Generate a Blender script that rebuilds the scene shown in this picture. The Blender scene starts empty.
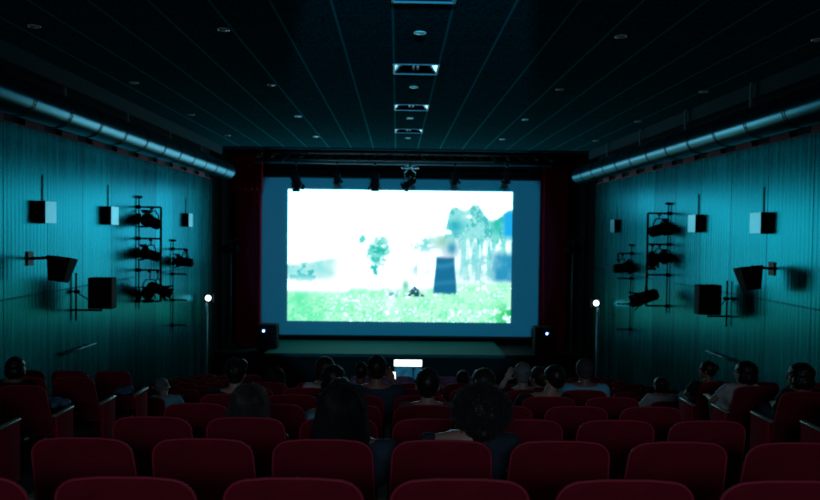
import bpy, bmesh, math, random
import numpy as np
from mathutils import Vector, Matrix

random.seed(7)
rng = np.random.default_rng(11)
SC = bpy.context.scene
COL = SC.collection
PI = math.pi

# ------------------------------------------------------------------ camera, world, exposure
EYE = Vector((0.0, 0.0, 4.6))            # seated eye height above the rear terrace
FPX = 720.0                              # focal length in pixels of the 820 px frame
cam_data = bpy.data.cameras.new('camera')
cam_data.sensor_width = 36.0
cam_data.lens = 36.0 * FPX / 820.0
cam_data.clip_start = 0.05
cam_data.clip_end = 100
cam_data.dof.use_dof = True
cam_data.dof.focus_distance = 4.2
cam_data.dof.aperture_fstop = 2.8
cam = bpy.data.objects.new('camera', cam_data)
COL.objects.link(cam)
yaw = math.atan(13.0 / FPX)
pitch = math.atan(19.0 / FPX)
CAM_R = Matrix.Rotation(-yaw, 3, 'Z') @ Matrix.Rotation(PI / 2 - pitch, 3, 'X') @ Matrix.Rotation(math.radians(0.7), 3, 'Z')
cam.matrix_world = Matrix.Translation(EYE) @ CAM_R.to_4x4()
SC.camera = cam

w = bpy.data.worlds.new('world')
SC.world = w
w.use_nodes = True
w.node_tree.nodes['Background'].inputs[0].default_value = (0.75, 0.80, 0.85, 1)
w.node_tree.nodes['Background'].inputs[1].default_value = 0.006

SC.view_settings.view_transform = 'Standard'
SC.view_settings.look = 'None'
SC.view_settings.gamma = 1
SC.view_settings.exposure = 0.0
SC.view_settings.use_curve_mapping = False

# added blue spot, high behind the audience, to brighten the screen border
border_spot = bpy.data.lights.new('screen_border_fill', 'SPOT')
border_spot.energy = 4300.0
border_spot.color = (0.02, 0.56, 0.92)
border_spot.spot_size = math.radians(22.5)
border_spot.spot_blend = 0.12
border_spot.shadow_soft_size = 0.05
border_spot_o = bpy.data.objects.new('screen_border_fill', border_spot)
COL.objects.link(border_spot_o)
border_spot_o.location = (0.2, -2.5, 4.6 + 1.7)
border_spot_o.rotation_euler = (Vector((0.15, 22.6, 4.6 - 0.7)) - Vector(border_spot_o.location)).to_track_quat('-Z', 'Y').to_euler()

# added unseen fill light behind the camera, lifting seat backs and people
fill = bpy.data.lights.new('rear_fill', 'AREA')
fill.shape = 'RECTANGLE'
fill.size = 5.0
fill.size_y = 1.0
fill.energy = 37.0
fill.color = (0.70, 0.80, 1.0)
fill.spread = math.radians(110)
fill_o = bpy.data.objects.new('rear_fill', fill)
COL.objects.link(fill_o)
fill_o.location = (0.2, -6.0, 4.6 + 1.9)
fill_o.rotation_euler = (math.radians(66), 0, 0)


def at(px, py, y):
    """the point of the hall at depth y seen at pixel (px, py)"""
    d = CAM_R @ Vector(((px - 410) / FPX, (250 - py) / FPX, -1))
    return EYE + d * (y / d.y)


# ------------------------------------------------------------------ helpers
def nodes_of(m):
    nt = m.node_tree
    return nt, nt.nodes, nt.links


def mat(name, color, rough=0.6, metal=0.0, bump=0.0, bscale=60.0, vary=0.0, vscale=8.0, spec=0.5, sheen=0.0, stretch=None):
    m = bpy.data.materials.new(name)
    m.use_nodes = True
    nt, N, L = nodes_of(m)
    b = N['Principled BSDF']
    b.inputs['Base Color'].default_value = (*color, 1)
    b.inputs['Roughness'].default_value = rough
    b.inputs['Metallic'].default_value = metal
    b.inputs['Specular IOR Level'].default_value = spec
    if sheen:
        b.inputs['Sheen Weight'].default_value = sheen
        b.inputs['Sheen Roughness'].default_value = 0.4
    tc = N.new('ShaderNodeTexCoord')
    vec = tc.outputs['Object']
    if stretch:
        mp = N.new('ShaderNodeMapping')
        mp.inputs['Scale'].default_value = stretch
        L.new(vec, mp.inputs[0])
        vec = mp.outputs[0]
    if vary:
        n = N.new('ShaderNodeTexNoise')
        n.inputs['Scale'].default_value = vscale
        n.inputs['Detail'].default_value = 4
        L.new(vec, n.inputs['Vector'])
        r = N.new('ShaderNodeValToRGB')
        c0 = [c * (1 - vary) for c in color]
        c1 = [min(1, c * (1 + vary)) for c in color]
        r.color_ramp.elements[0].position = 0.3
        r.color_ramp.elements[1].position = 0.7
        r.color_ramp.elements[0].color = (*c0, 1)
        r.color_ramp.elements[1].color = (*c1, 1)
        L.new(n.outputs['Fac'], r.inputs[0])
        L.new(r.outputs[0], b.inputs['Base Color'])
    if bump:
        n = N.new('ShaderNodeTexNoise')
        n.inputs['Scale'].default_value = bscale
        n.inputs['Detail'].default_value = 3
        L.new(vec, n.inputs['Vector'])
        bp = N.new('ShaderNodeBump')
        bp.inputs['Strength'].default_value = bump
        bp.inputs['Distance'].default_value = 0.01
        L.new(n.outputs['Fac'], bp.inputs['Height'])
        L.new(bp.outputs[0], b.inputs['Normal'])
    return m


def emit(name, color, strength):
    m = bpy.data.materials.new(name)
    m.use_nodes = True
    nt, N, L = nodes_of(m)
    N.remove(N['Principled BSDF'])
    e = N.new('ShaderNodeEmission')
    e.inputs[0].default_value = (*color, 1)
    e.inputs[1].default_value = strength
    L.new(e.outputs[0], N['Material Output'].inputs[0])
    return m


def obj(name, bm, m, parent=None, smooth=False, loc=None):
    me = bpy.data.meshes.new(name)
    bmesh.ops.recalc_face_normals(bm, faces=bm.faces[:])
    bm.to_mesh(me)
    bm.free()
    if smooth:
        for p in me.polygons:
            p.use_smooth = True
    if m:
        me.materials.append(m)
    o = bpy.data.objects.new(name, me)
    COL.objects.link(o)
    if parent:
        o.parent = parent
    if loc is not None:
        o.location = loc
    return o


def thing(name, label, cat, loc=(0, 0, 0), rotz=0.0, group=None):
    o = bpy.data.objects.new(name, None)
    o.empty_display_size = 0.1
    COL.objects.link(o)
    o.location = loc
    o.rotation_euler = (0, 0, rotz)
    return tag(o, label, cat, group)


def tag(o, label, cat, group=None):
    o['label'] = label
    o['category'] = cat
    if group:
        o['group'] = group
    return o


def struct(name, bm, m, parent=None, smooth=False):
    o = obj(name, bm, m, parent, smooth)
    o['kind'] = 'structure'
    return o


def dup(root, label=None, group=None, loc=None, rotz=None):
    r = root.copy()
    COL.objects.link(r)
    if label:
        r['label'] = label
    if group:
        r['group'] = group
    if loc is not None:
        r.location = loc
    if rotz is not None:
        r.rotation_euler = (0, 0, rotz)
    for ch in list(root.children):
        c = ch.copy()
        COL.objects.link(c)
        c.parent = r
        for g in list(ch.children):
            d = g.copy()
            COL.objects.link(d)
            d.parent = c
    return r


def bx(bm, x0, x1, y0, y1, z0, z1, M=None, bevel=0.0):
    r = bmesh.ops.create_cube(bm, size=1)
    vs = r['verts']
    for v in vs:
        v.co = Vector(((x0 + x1) / 2 + v.co.x * (x1 - x0), (y0 + y1) / 2 + v.co.y * (y1 - y0), (z0 + z1) / 2 + v.co.z * (z1 - z0)))
    if bevel:
        es = list({e for v in vs for e in v.link_edges})
        rr = bmesh.ops.bevel(bm, geom=es, offset=bevel, segments=2, affect='EDGES', profile=0.5)
        vs = list({v for f in rr['faces'] for v in f.verts} | {v for v in vs if v.is_valid})
    if M is not None:
        bmesh.ops.transform(bm, matrix=M, verts=vs)
    return vs


def frame_of(d):
    d = d.normalized()
    a = Vector((0, 0, 1)) if abs(d.z) < 0.9 else Vector((1, 0, 0))
    u = d.cross(a).normalized()
    return u, d.cross(u).normalized()


def tube(bm, pts, r, n=8, closed=False, cap=True):
    pts = [Vector(p) for p in pts]
    rs = r if isinstance(r, (list, tuple)) else [r] * len(pts)
    rings = []
    m = len(pts)
    u = None
    for i, p in enumerate(pts):
        if closed:
            d = pts[(i + 1) % m] - pts[i - 1]
        else:
            d = pts[min(i + 1, m - 1)] - pts[max(i - 1, 0)]
        if d.length < 1e-9:
            d = Vector((0, 0, 1))
        d.normalize()
        if u is None:
            u, v = frame_of(d)
        else:
            u = (u - d * u.dot(d))
            if u.length < 1e-6:
                u, v = frame_of(d)
            u.normalize()
            v = d.cross(u)
        rings.append([bm.verts.new(p + (u * math.cos(2 * PI * k / n) + v * math.sin(2 * PI * k / n)) * rs[i]) for k in range(n)])
    for i in range(m if closed else m - 1):
        a, b = rings[i], rings[(i + 1) % m]
        for k in range(n):
            bm.faces.new((a[k], a[(k + 1) % n], b[(k + 1) % n], b[k]))
    if cap and not closed:
        bm.faces.new(rings[0][::-1])
        bm.faces.new(rings[-1])


def ell(bm, c, r, M=None, seg=16):
    rr = bmesh.ops.create_uvsphere(bm, u_segments=seg, v_segments=max(6, seg // 2 + 2), radius=1)
    c = Vector(c)
    if not isinstance(r, (tuple, list)):
        r = (r, r, r)
    for v in rr['verts']:
        v.co = Vector((v.co.x * r[0], v.co.y * r[1], v.co.z * r[2]))
        if M is not None:
            v.co = M @ v.co
        v.co += c


def cone(bm, p0, p1, r0, r1, n=14, caps=True):
    p0, p1 = Vector(p0), Vector(p1)
    tube(bm, [p0, p1], [r0, r1], n)
    if caps:
        ell(bm, p0, r0, seg=12)
        ell(bm, p1, r1, seg=12)


def chain(bm, pts, rs, n=14):
    for i in range(len(pts) - 1):
        cone(bm, pts[i], pts[i + 1], rs[i], rs[i + 1], n)


def remeshed(name, bm, m, parent, voxel=0.008, smooth_it=3, noise=0.0, nscale=0.05, decim=None):
    """weld overlapping shapes into ONE continuous skin"""
    o = obj(name, bm, None)
    md = o.modifiers.new('r', 'REMESH')
    md.mode = 'VOXEL'
    md.voxel_size = voxel
    if smooth_it:
        s = o.modifiers.new('s', 'SMOOTH')
        s.iterations = smooth_it
        s.factor = 0.5
    if noise:
        t = bpy.data.textures.new('hair_noise', 'CLOUDS')
        t.noise_scale = nscale
        dd = o.modifiers.new('d', 'DISPLACE')
        dd.texture = t
        dd.strength = noise
        dd.mid_level = 0.5
    if decim:
        dc = o.modifiers.new('c', 'DECIMATE')
        dc.ratio = decim
    dg = bpy.context.evaluated_depsgraph_get()
    me = bpy.data.meshes.new_from_object(o.evaluated_get(dg))
    old = o.data
    o.modifiers.clear()
    o.data = me
    bpy.data.meshes.remove(old)
    me.name = name
    me.materials.clear()
    me.materials.append(m)
    for p in me.polygons:
        p.use_smooth = True
    o.parent = parent
    return o


# ------------------------------------------------------------------ materials
M_black = mat('black_paint', (0.008, 0.009, 0.010), 0.7, spec=0.08)
M_blackcloth = mat('black_drape', (0.005, 0.005, 0.006), 0.95, bump=0.3, spec=0.03)
M_carpet = mat('dark_carpet', (0.008, 0.009, 0.010), 0.95, bump=0.4, bscale=200, spec=0.1)
M_red = mat('red_velvet', (0.19, 0.006, 0.018), 0.85, bump=0.25, bscale=180, vary=0.15, vscale=5, spec=0.2, sheen=0.15)
M_red.node_tree.nodes['Principled BSDF'].inputs['Sheen Tint'].default_value = (1.0, 0.12, 0.25, 1)
M_red.node_tree.nodes['Principled BSDF'].inputs['Sheen Weight'].default_value = 0.6
M_piping = mat('red_piping', (0.42, 0.03, 0.07), 0.6, spec=0.3)
M_wood = mat('armrest_wood', (0.30, 0.34, 0.26), 0.35, vary=0.2, vscale=20, stretch=(8, 1, 8))
M_panel = mat('side_panel_cloth', (0.40, 0.015, 0.04), 0.95, bump=0.2, bscale=180, spec=0.03)
M_curtain = mat('curtain_velvet', (0.30, 0.005, 0.016), 0.9, spec=0.05, sheen=0.3)
M_curtain.node_tree.nodes['Principled BSDF'].inputs['Sheen Tint'].default_value = (1, 0.1, 0.2, 1)
M_duct = mat('duct_metal', (0.028, 0.20, 0.265), 0.33, 0.95)
for _m in (M_duct,):
    _nt, _N, _L = nodes_of(_m)
    _t = _N.new('ShaderNodeTangent')
    _t.direction_type = 'RADIAL'
    _t.axis = 'Y'
    _b = _N['Principled BSDF']
    _L.new(_t.outputs[0], _b.inputs['Tangent'])
    _b.inputs['Anisotropic'].default_value = 0.85
    _b.inputs['Anisotropic Rotation'].default_value = 0.25
M_fascia = mat('fascia_paint', (0.008, 0.045, 0.06), 0.8, spec=0.1)
M_pink = mat('pink_timber', (0.34, 0.10, 0.14), 0.8, spec=0.1, vary=0.2, vscale=4)
M_sconce = mat('sconce_metal', (0.07, 0.25, 0.28), 0.32, 0.9)
M_dark = mat('dark_metal', (0.010, 0.014, 0.016), 0.5, 0.3, spec=0.15)
M_bar = mat('grid_bar_paint', (0.06, 0.26, 0.36), 0.5, spec=0.2)
M_chrome = mat('chrome', (0.7, 0.75, 0.75), 0.2, 1.0)
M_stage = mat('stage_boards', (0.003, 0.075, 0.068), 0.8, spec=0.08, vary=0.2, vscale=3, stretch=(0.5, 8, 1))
M_canvas = mat('screen_canvas', (0.25, 0.62, 0.75), 0.85)
M_pole = mat('pole_paint', (0.05, 0.20, 0.24), 0.5, 0.3)


def wall_mat(name, bright):
    """teal metal-faced acoustic panels 1.2 m wide, ribbed, with staggered level joints"""
    m = bpy.data.materials.new(name)
    m.use_nodes = True
    nt, N, L = nodes_of(m)
    b = N['Principled BSDF']
    tc = N.new('ShaderNodeTexCoord')
    sp = N.new('ShaderNodeSeparateXYZ')
    L.new(tc.outputs['Object'], sp.inputs[0])

    def mt(op, a, bb=None, c=None):
        n = N.new('ShaderNodeMath')
        n.operation = op
        for i, v in enumerate((a, bb, c)):
            if v is None:
                continue
            if isinstance(v, (int, float)):
                n.inputs[i].default_value = v
            else:
                L.new(v, n.inputs[i])
        return n.outputs[0]
    y, z = sp.outputs['Y'], sp.outputs['Z']
    yy = mt('DIVIDE', y, 1.2)
    cell = mt('FLOOR', yy)
    fy = mt('FRACT', yy)
    seam_v = mt('LESS_THAN', fy, 0.016)
    wn = N.new('ShaderNodeTexWhiteNoise')
    wn.noise_dimensions = '1D'
    L.new(cell, wn.inputs['W'])
    rnd = wn.outputs['Value']
    jh = mt('MULTIPLY_ADD', mt('ROUND', mt('MULTIPLY', rnd, 1.6)), -1.1, 4.62 + 0.1)
    seam_h = mt('LESS_THAN', mt('ABSOLUTE', mt('SUBTRACT', z, jh)), 0.012)
    above = mt('GREATER_THAN', z, jh)
    seam = mt('MAXIMUM', seam_v, seam_h)
    # streaks
    mp = N.new('ShaderNodeMapping')
    mp.inputs['Scale'].default_value = (1, 9, 0.35)
    L.new(tc.outputs['Object'], mp.inputs[0])
    ns = N.new('ShaderNodeTexNoise')
    ns.inputs['Scale'].default_value = 1.6
    ns.inputs['Detail'].default_value = 5
    L.new(mp.outputs[0], ns.inputs['Vector'])
    tone = mt('ADD', mt('MULTIPLY_ADD', rnd, 0.45, 0.54), mt('MULTIPLY', above, 0.10))
    tone = mt('MULTIPLY', tone, mt('MULTIPLY_ADD', ns.outputs['Fac'], 0.9, 0.55))
    tone = mt('MULTIPLY', tone, mt('SUBTRACT', 1.0, mt('MULTIPLY', seam, 0.75)))
    vm = N.new('ShaderNodeVectorMath')
    vm.operation = 'SCALE'
    vm.inputs[0].default_value = bright
    L.new(tone, vm.inputs['Scale'])
    L.new(vm.outputs[0], b.inputs['Base Color'])
    b.inputs['Metallic'].default_value = 0.92
    rg = mt('MULTIPLY_ADD', ns.outputs['Fac'], 0.14, 0.20)
    L.new(rg, b.inputs['Roughness'])
    b.inputs['Specular Tint'].default_value = (0.08, 0.55, 0.65, 1)
    rib = mt('SINE', mt('MULTIPLY', y, 2 * PI / 0.1))
    bp = N.new('ShaderNodeBump')
    bp.inputs['Strength'].default_value = 0.25
    bp.inputs['Distance'].default_value = 0.01
    L.new(mt('SUBTRACT', mt('MULTIPLY_ADD', rib, 0.15, mt('MULTIPLY', ns.outputs['Fac'], 0.45)), seam), bp.inputs['Height'])
    L.new(bp.outputs[0], b.inputs['Normal'])
    return m


def ceiling_mat():
    m = bpy.data.materials.new('ceiling_tiles')
    m.use_nodes = True
    nt, N, L = nodes_of(m)
    b = N['Principled BSDF']
    tc = N.new('ShaderNodeTexCoord')
    sp = N.new('ShaderNodeSeparateXYZ')
    L.new(tc.outputs['Object'], sp.inputs[0])

    def mt(op, a, bb=None):
        n = N.new('ShaderNodeMath')
        n.operation = op
        for i, v in enumerate((a, bb)):
            if v is None:
                continue
            if isinstance(v, (int, float)):
                n.inputs[i].default_value = v
            else:
                L.new(v, n.inputs[i])
        return n.outputs[0]
    fx = mt('FRACT', mt('DIVIDE', mt('ADD', sp.outputs['X'], 0.07 + 12 + 0.014), 0.6))
    fy = mt('FRACT', mt('DIVIDE', mt('ADD', sp.outputs['Y'], 12.27), 0.6))
    gx = mt('LESS_THAN', fx, 0.045)
    gy = mt('MULTIPLY', mt('LESS_THAN', fy, 0.03), 0.22)
    g = mt('MAXIMUM', gx, gy)
    n = N.new('ShaderNodeTexNoise')
    n.inputs['Scale'].default_value = 45
    n.inputs['Detail'].default_value = 3
    L.new(tc.outputs['Object'], n.inputs['Vector'])
    r = N.new('ShaderNodeValToRGB')
    r.color_ramp.elements[0].position = 0.42
    r.color_ramp.elements[1].position = 0.62
    r.color_ramp.elements[0].color = (0.003, 0.040, 0.050, 1)
    r.color_ramp.elements[1].color = (0.010, 0.125, 0.150, 1)
    L.new(n.outputs['Fac'], r.inputs[0])
    mx = N.new('ShaderNodeMix')
    mx.data_type = 'RGBA'
    L.new(g, mx.inputs['Factor'])
    L.new(r.outputs[0], mx.inputs['A'])
    mx.inputs['B'].default_value = (0.02, 0.30, 0.36, 1)
    L.new(mx.outputs['Result'], b.inputs['Base Color'])
    b.inputs['Roughness'].default_value = 0.75
    b.inputs['Specular IOR Level'].default_value = 0.0
    bp = N.new('ShaderNodeBump')
    bp.inputs['Strength'].default_value = 0.4
    bp.inputs['Distance'].default_value = 0.004
    L.new(n.outputs['Fac'], bp.inputs['Height'])
    L.new(bp.outputs[0], b.inputs['Normal'])
    return m


M_wall = wall_mat('teal_wall_panels', (0.026, 0.172, 0.188))
M_ceil = ceiling_mat()

# ------------------------------------------------------------------ hall levels
ZC = EYE.z
XL, XR = -5.2, 5.6
CEIL = ZC + 2.23
BACK_H = 0.905                              # height of a seat back above its terrace


def row_depth(sec, n):
    return (2.35 if sec == 'rear' else 10.7) + 0.95 * n


def terrace_z(sec, n):
    d = row_depth(sec, n)
    top = 0.4306 + 0.157 * d if sec == 'rear' else 2.5 + 0.157 * (d - 10.7)
    return ZC - top - BACK_H


steps = []                                   # (y0, y1, z)
for n in range(-4, 8):
    d = row_depth('rear', n)
    steps.append((d - 0.22, d + 0.73, terrace_z('rear', n)))
steps[-1] = (steps[-1][0], 9.97, steps[-1][2])
z0f = terrace_z('front', 0)
steps.append((9.97, row_depth('front', 0) + 0.73, z0f))
for n in range(1, 9):
    d = row_depth('front', n)
    steps.append((d - 0.22, d + 0.73, terrace_z('front', n)))
FLOOR_Z = terrace_z('front', 8)
steps.append((steps[-1][1], 23.6, FLOOR_Z))
bm = bmesh.new()
prof = []
for (a, b_, z) in steps:
    prof += [(a, z), (b_, z)]
base = FLOOR_Z - 0.3
prof = prof + [(23.6, base), (steps[0][0], base)]
va = [bm.verts.new((XL - 0.1, p[0], p[1])) for p in prof]
vb = [bm.verts.new((XR + 0.1, p[0], p[1])) for p in prof]
k = len(prof)
for i in range(k):
    j = (i + 1) % k
    bm.faces.new((va[i], va[j], vb[j], vb[i]))
f1 = bm.faces.new(va)
f2 = bm.faces.new(vb[::-1])
bmesh.ops.triangulate(bm, faces=[f1, f2])
struct('floor', bm, M_carpet)

# side walls
for side, x in (('left', XL), ('right', XR)):
    s = -1 if side == 'left' else 1
    bm = bmesh.new()
    bx(bm, min(x, x + 0.2 * s), max(x, x + 0.2 * s), -3.0, 20.3, base, ZC + 1.38)
    struct('wall_' + side, bm, M_wall)
    bm = bmesh.new()
    bx(bm, min(x + .05 * s, x + 0.2 * s), max(x + .05 * s, x + 0.2 * s), -3.0, 20.3, ZC + 1.38, ZC + 2.75)
    struct('wall_' + side + '_upper', bm, M_black)
    bm = bmesh.new()
    bx(bm, min(x, x + 0.2 * s), max(x, x + 0.2 * s), 20.3, 23.6, base, ZC + 2.75)
    struct('wall_' + side + '_wing', bm, M_blackcloth)
    # alternating timber blocks and dark slots along the top of the panelling
    bm = bmesh.new()
    y = 19.52 if s < 0 else 19.6
    while y > -2.0:
        bx(bm, min(x, x + 0.05 * s), max(x, x + 0.05 * s), y - 0.55, y, ZC + 1.40, ZC + 1.57, bevel=0.004)
        y -= 1.10
    bx(bm, min(x - .006 * s, x + 0.05 * s), max(x - .006 * s, x + 0.05 * s), -2.9, 20.2, ZC + 1.38, ZC + 1.40)
    struct('trim_' + side, bm, M_pink)
bm = bmesh.new()
bx(bm, XL - 0.2, XR + 0.2, 23.6, 23.8, base, ZC + 2.75)
struct('wall_back', bm, M_blackcloth)
bm = bmesh.new()
bx(bm, XL - 0.2, XR + 0.2, -3.0, 23.6, ZC + 2.75, ZC + 2.85)
struct('ceiling_void', bm, M_black)

# suspended ceiling with openings for the square light troffers
TROF = [3.70, 6.77, 9.98, 13.05, 16.1]
FX = (-4.75, 5.2)
bm = bmesh.new()
bx(bm, FX[0], -0.07, -1.0, 19.6, CEIL, CEIL + 0.03)
bx(bm, 0.53, FX[1], -1.0, 19.6, CEIL, CEIL + 0.03)
y = -1.0
for t in TROF:
    bx(bm, -0.07, 0.53, y, t - 0.3, CEIL, CEIL + 0.03)
    y = t + 0.3
bx(bm, -0.07, 0.53, y, 19.6, CEIL, CEIL + 0.03)
struct('ceiling', bm, M_ceil)
bm = bmesh.new()
bx(bm, FX[0] - .05, FX[0], -1.0, 19.6, CEIL - 0.22, CEIL + 0.1)
bx(bm, FX[1], FX[1] + .05, -1.0, 19.6, CEIL - 0.22, CEIL + 0.1)
bx(bm, FX[0] - .05, FX[1] + .05, 19.6, 19.66, CEIL - 0.05, CEIL + 0.2)
struct('trim_ceiling_edge', bm, M_fascia)


# ------------------------------------------------------------------ ducts
def make_duct(x, label):
    s = -1 if x < 0 else 1
    t = thing('ventilation_duct', label, 'duct', (x, 9.5, ZC + 1.59), 0, 'ventilation ducts')
    bm = bmesh.new()
    tube(bm, [(0, -10.5, 0), (0, 10.4, 0)], 0.23, 48)
    obj('duct_pipe', bm, M_duct, t, True)
    bm = bmesh.new()
    tube(bm, [(0, 10.4, 0), (0, 10.44, 0)], 0.234, 40)
    obj('end_cap', bm, M_dark, t, True)
    for i in range(20):
        yy = -9.5 + i * 1.0
        bm = bmesh.new()
        tube(bm, [(0, yy - 0.035, 0), (0, yy - 0.02, 0)], 0.235, 32)
        tube(bm, [(0, yy + 0.02, 0), (0, yy + 0.035, 0)], 0.235, 32)
        obj('joint_band', bm, M_dark, t, True)
    for i in range(8):
        yy = -8.6 + i * 2.4
        bm = bmesh.new()
        bx(bm, 0.10 * s - 0.015, 0.10 * s + 0.015, yy - 0.015, yy + 0.015, 0.2, 1.16)
        obj('hanger', bm, M_pole, t)
    return t


make_duct(-4.70, 'long round metal ventilation duct along the left wall')
make_duct(5.05, 'long round metal ventilation duct along the right wall')


# ------------------------------------------------------------------ ceiling lights
def make_troffer():
    t = thing('ceiling_light', '', 'ceiling light', (0.23, 0, CEIL), 0, 'square recessed ceiling lights')
    bm = bmesh.new()
    a, b_, h = 0.295, 0.13, 0.10
    lo = [bm.verts.new((sx * a, sy * a, 0)) for sx, sy in ((-1, -1), (1, -1), (1, 1), (-1, 1))]
    hi = [bm.verts.new((sx * b_, sy * a, h)) for sx, sy in ((-1, -1), (1, -1), (1, 1), (-1, 1))]
    for i in (1, 3):
        bm.faces.new((lo[i], lo[(i + 1) % 4], hi[(i + 1) % 4], hi[i]))
    obj('reflector', bm, M_chrome_soft, t)
    bm = bmesh.new()
    lo = [bm.verts.new((sx * a, sy * a, 0)) for sx, sy in ((-1, -1), (1, -1), (1, 1), (-1, 1))]
    hi = [bm.verts.new((sx * b_, sy * a, h)) for sx, sy in ((-1, -1), (1, -1), (1, 1), (-1, 1))]
    for i in (0, 2):
        bm.faces.new((lo[i], lo[(i + 1) % 4], hi[(i + 1) % 4], hi[i]))
    bm.faces.new(hi)
    obj('housing', bm, M_black, t)  # end faces and top coloured black for the shade inside the recess
    bm = bmesh.new()
    for sx in (-1, 1):
        bx(bm, sx * 0.3 - 0.012, sx * 0.3 + 0.012, -0.3, 0.3, -0.012, 0.004)
        bx(bm, -0.3, 0.3, sx * 0.3 - 0.012, sx * 0.3 + 0.012, -0.012, 0.004)
    obj('frame', bm, M_bar, t)
    bm = bmesh.new()
    tube(bm, [(-0.03, -0.26, 0.05), (-0.03, 0.26, 0.05)], 0.022, 12)
    obj('lamp_tube', bm, M_tube, t, True)
    bm = bmesh.new()
    tube(bm, [(0.03, -0.26, 0.05), (0.03, 0.26, 0.05)], 0.022, 12)
    obj('lamp_tube', bm, M_tube, t, True)
    return t


M_chrome_soft = mat('reflector_metal', (0.85, 0.95, 0.95), 0.22, 0.9)
M_tube = mat('unlit_lamp_glass', (0.8, 0.85, 0.8), 0.25)
tl = ['unlit square ceiling light cut by the top edge of the picture',
      'unlit square ceiling light in the middle, with bright reflector corners',
      'dim square ceiling light, second from the screen',
      'dim square ceiling light nearest to the screen']
tr0 = None
for i, y in enumerate(TROF[1:]):
    if tr0 is None:
        tr0 = make_troffer()
        tr0.location.y = y
        tr0['label'] = tl[0]
    else:
        dup(tr0, tl[i], loc=(0.23, y, CEIL))
bm = bmesh.new()
bx(bm, -0.09, 0.55, 3.38, 4.02, CEIL + 0.03, CEIL + 0.05)
struct('ceiling_hatch', bm, M_black)


def make_downlight():
    t = thing('downlight', '', 'downlight', (0, 0, CEIL), 0, 'round recessed downlights')
    bm = bmesh.new()
    pts = [(0.062 * math.cos(a), 0.062 * math.sin(a), -0.004) for a in [2 * PI * i / 24 for i in range(24)]]
    tube(bm, pts, 0.010, 8, closed=True)
    obj('trim_ring', bm, M_tube, t, True)
    bm = bmesh.new()
    ell(bm, (0, 0, 0), (0.055, 0.055, 0.022), seg=16)
    obj('glass', bm, M_tube, t, True)
    return t


cols = [(-4.07, 'leftmost column'), (-1.97, 'left-hand column'), (0.23, 'middle column between the square lights'),
        (2.50, 'right-hand column'), (4.75, 'rightmost column')]
ords = ['nearest the camera', 'second from the camera', 'second from the screen', 'nearest the screen']
dl0 = None
for cx, cn in cols:
    for k, y in enumerate((8.15, 11.2, 14.25, 17.3)):
        lab = 'small round downlight in the ceiling, %s, %s' % (cn, ords[k])
        if dl0 is None:
            dl0 = make_downlight()
            dl0.location = (cx, y, CEIL)
            dl0['label'] = lab
        else:
            dup(dl0, lab, loc=(cx, y, CEIL))

# ------------------------------------------------------------------ screen
SY = 22.6
sx0, sx1 = -3.42, 3.61
sz0, sz1 = ZC - 2.86, ZC + 1.26
scr = thing('cinema_screen', 'huge bright cinema screen showing a figure in a meadow', 'screen', (0.1, SY, ZC - 3.36))
bm = bmesh.new()
vs = bx(bm, -4.24 - .1, 4.52 - .1, 0.012, 0.06, 0.06, 1.73 + 3.36, bevel=0.01)
obj('canvas', bm, M_canvas, scr)
bm = bmesh.new()
for (a, b_, c, d) in ((-4.40, 4.48, 0.0, 0.06), (-4.40, 4.48, 5.09, 5.15), (-4.40, -4.34, 0, 5.15), (4.42, 4.48, 0, 5.15)):
    bx(bm, a, b_, 0.0, 0.09, c, d)
obj('frame', bm, M_dark, scr)
NU, NV = 260, 152


def vnoise(shape, sx, sy, seed):
    r = np.random.default_rng(seed)
    g = r.random((sy + 3, sx + 3))
    v = np.linspace(0, sy, shape[0])
    u = np.linspace(0, sx, shape[1])
    vi, ui = v.astype(int), u.astype(int)
    fv, fu = v - vi, u - ui
    fv = (fv * fv * (3 - 2 * fv))[:, None]
    fu = (fu * fu * (3 - 2 * fu))[None, :]
    a = g[np.ix_(vi, ui)]
    b = g[np.ix_(vi, ui + 1)]
    c = g[np.ix_(vi + 1, ui)]
    d = g[np.ix_(vi + 1, ui + 1)]
    return (a * (1 - fu) + b * fu) * (1 - fv) + (c * (1 - fu) + d * fu) * fv


def fbm(shape, sx, sy, seed, o=4):
    t = 0
    am, s = 1.0, 0
    for i in range(o):
        t = t + am * vnoise(shape, int(sx * 2 ** i), int(sy * 2 ** i), seed + i)
        s += am
        am *= 0.6
    return t / s


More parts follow.
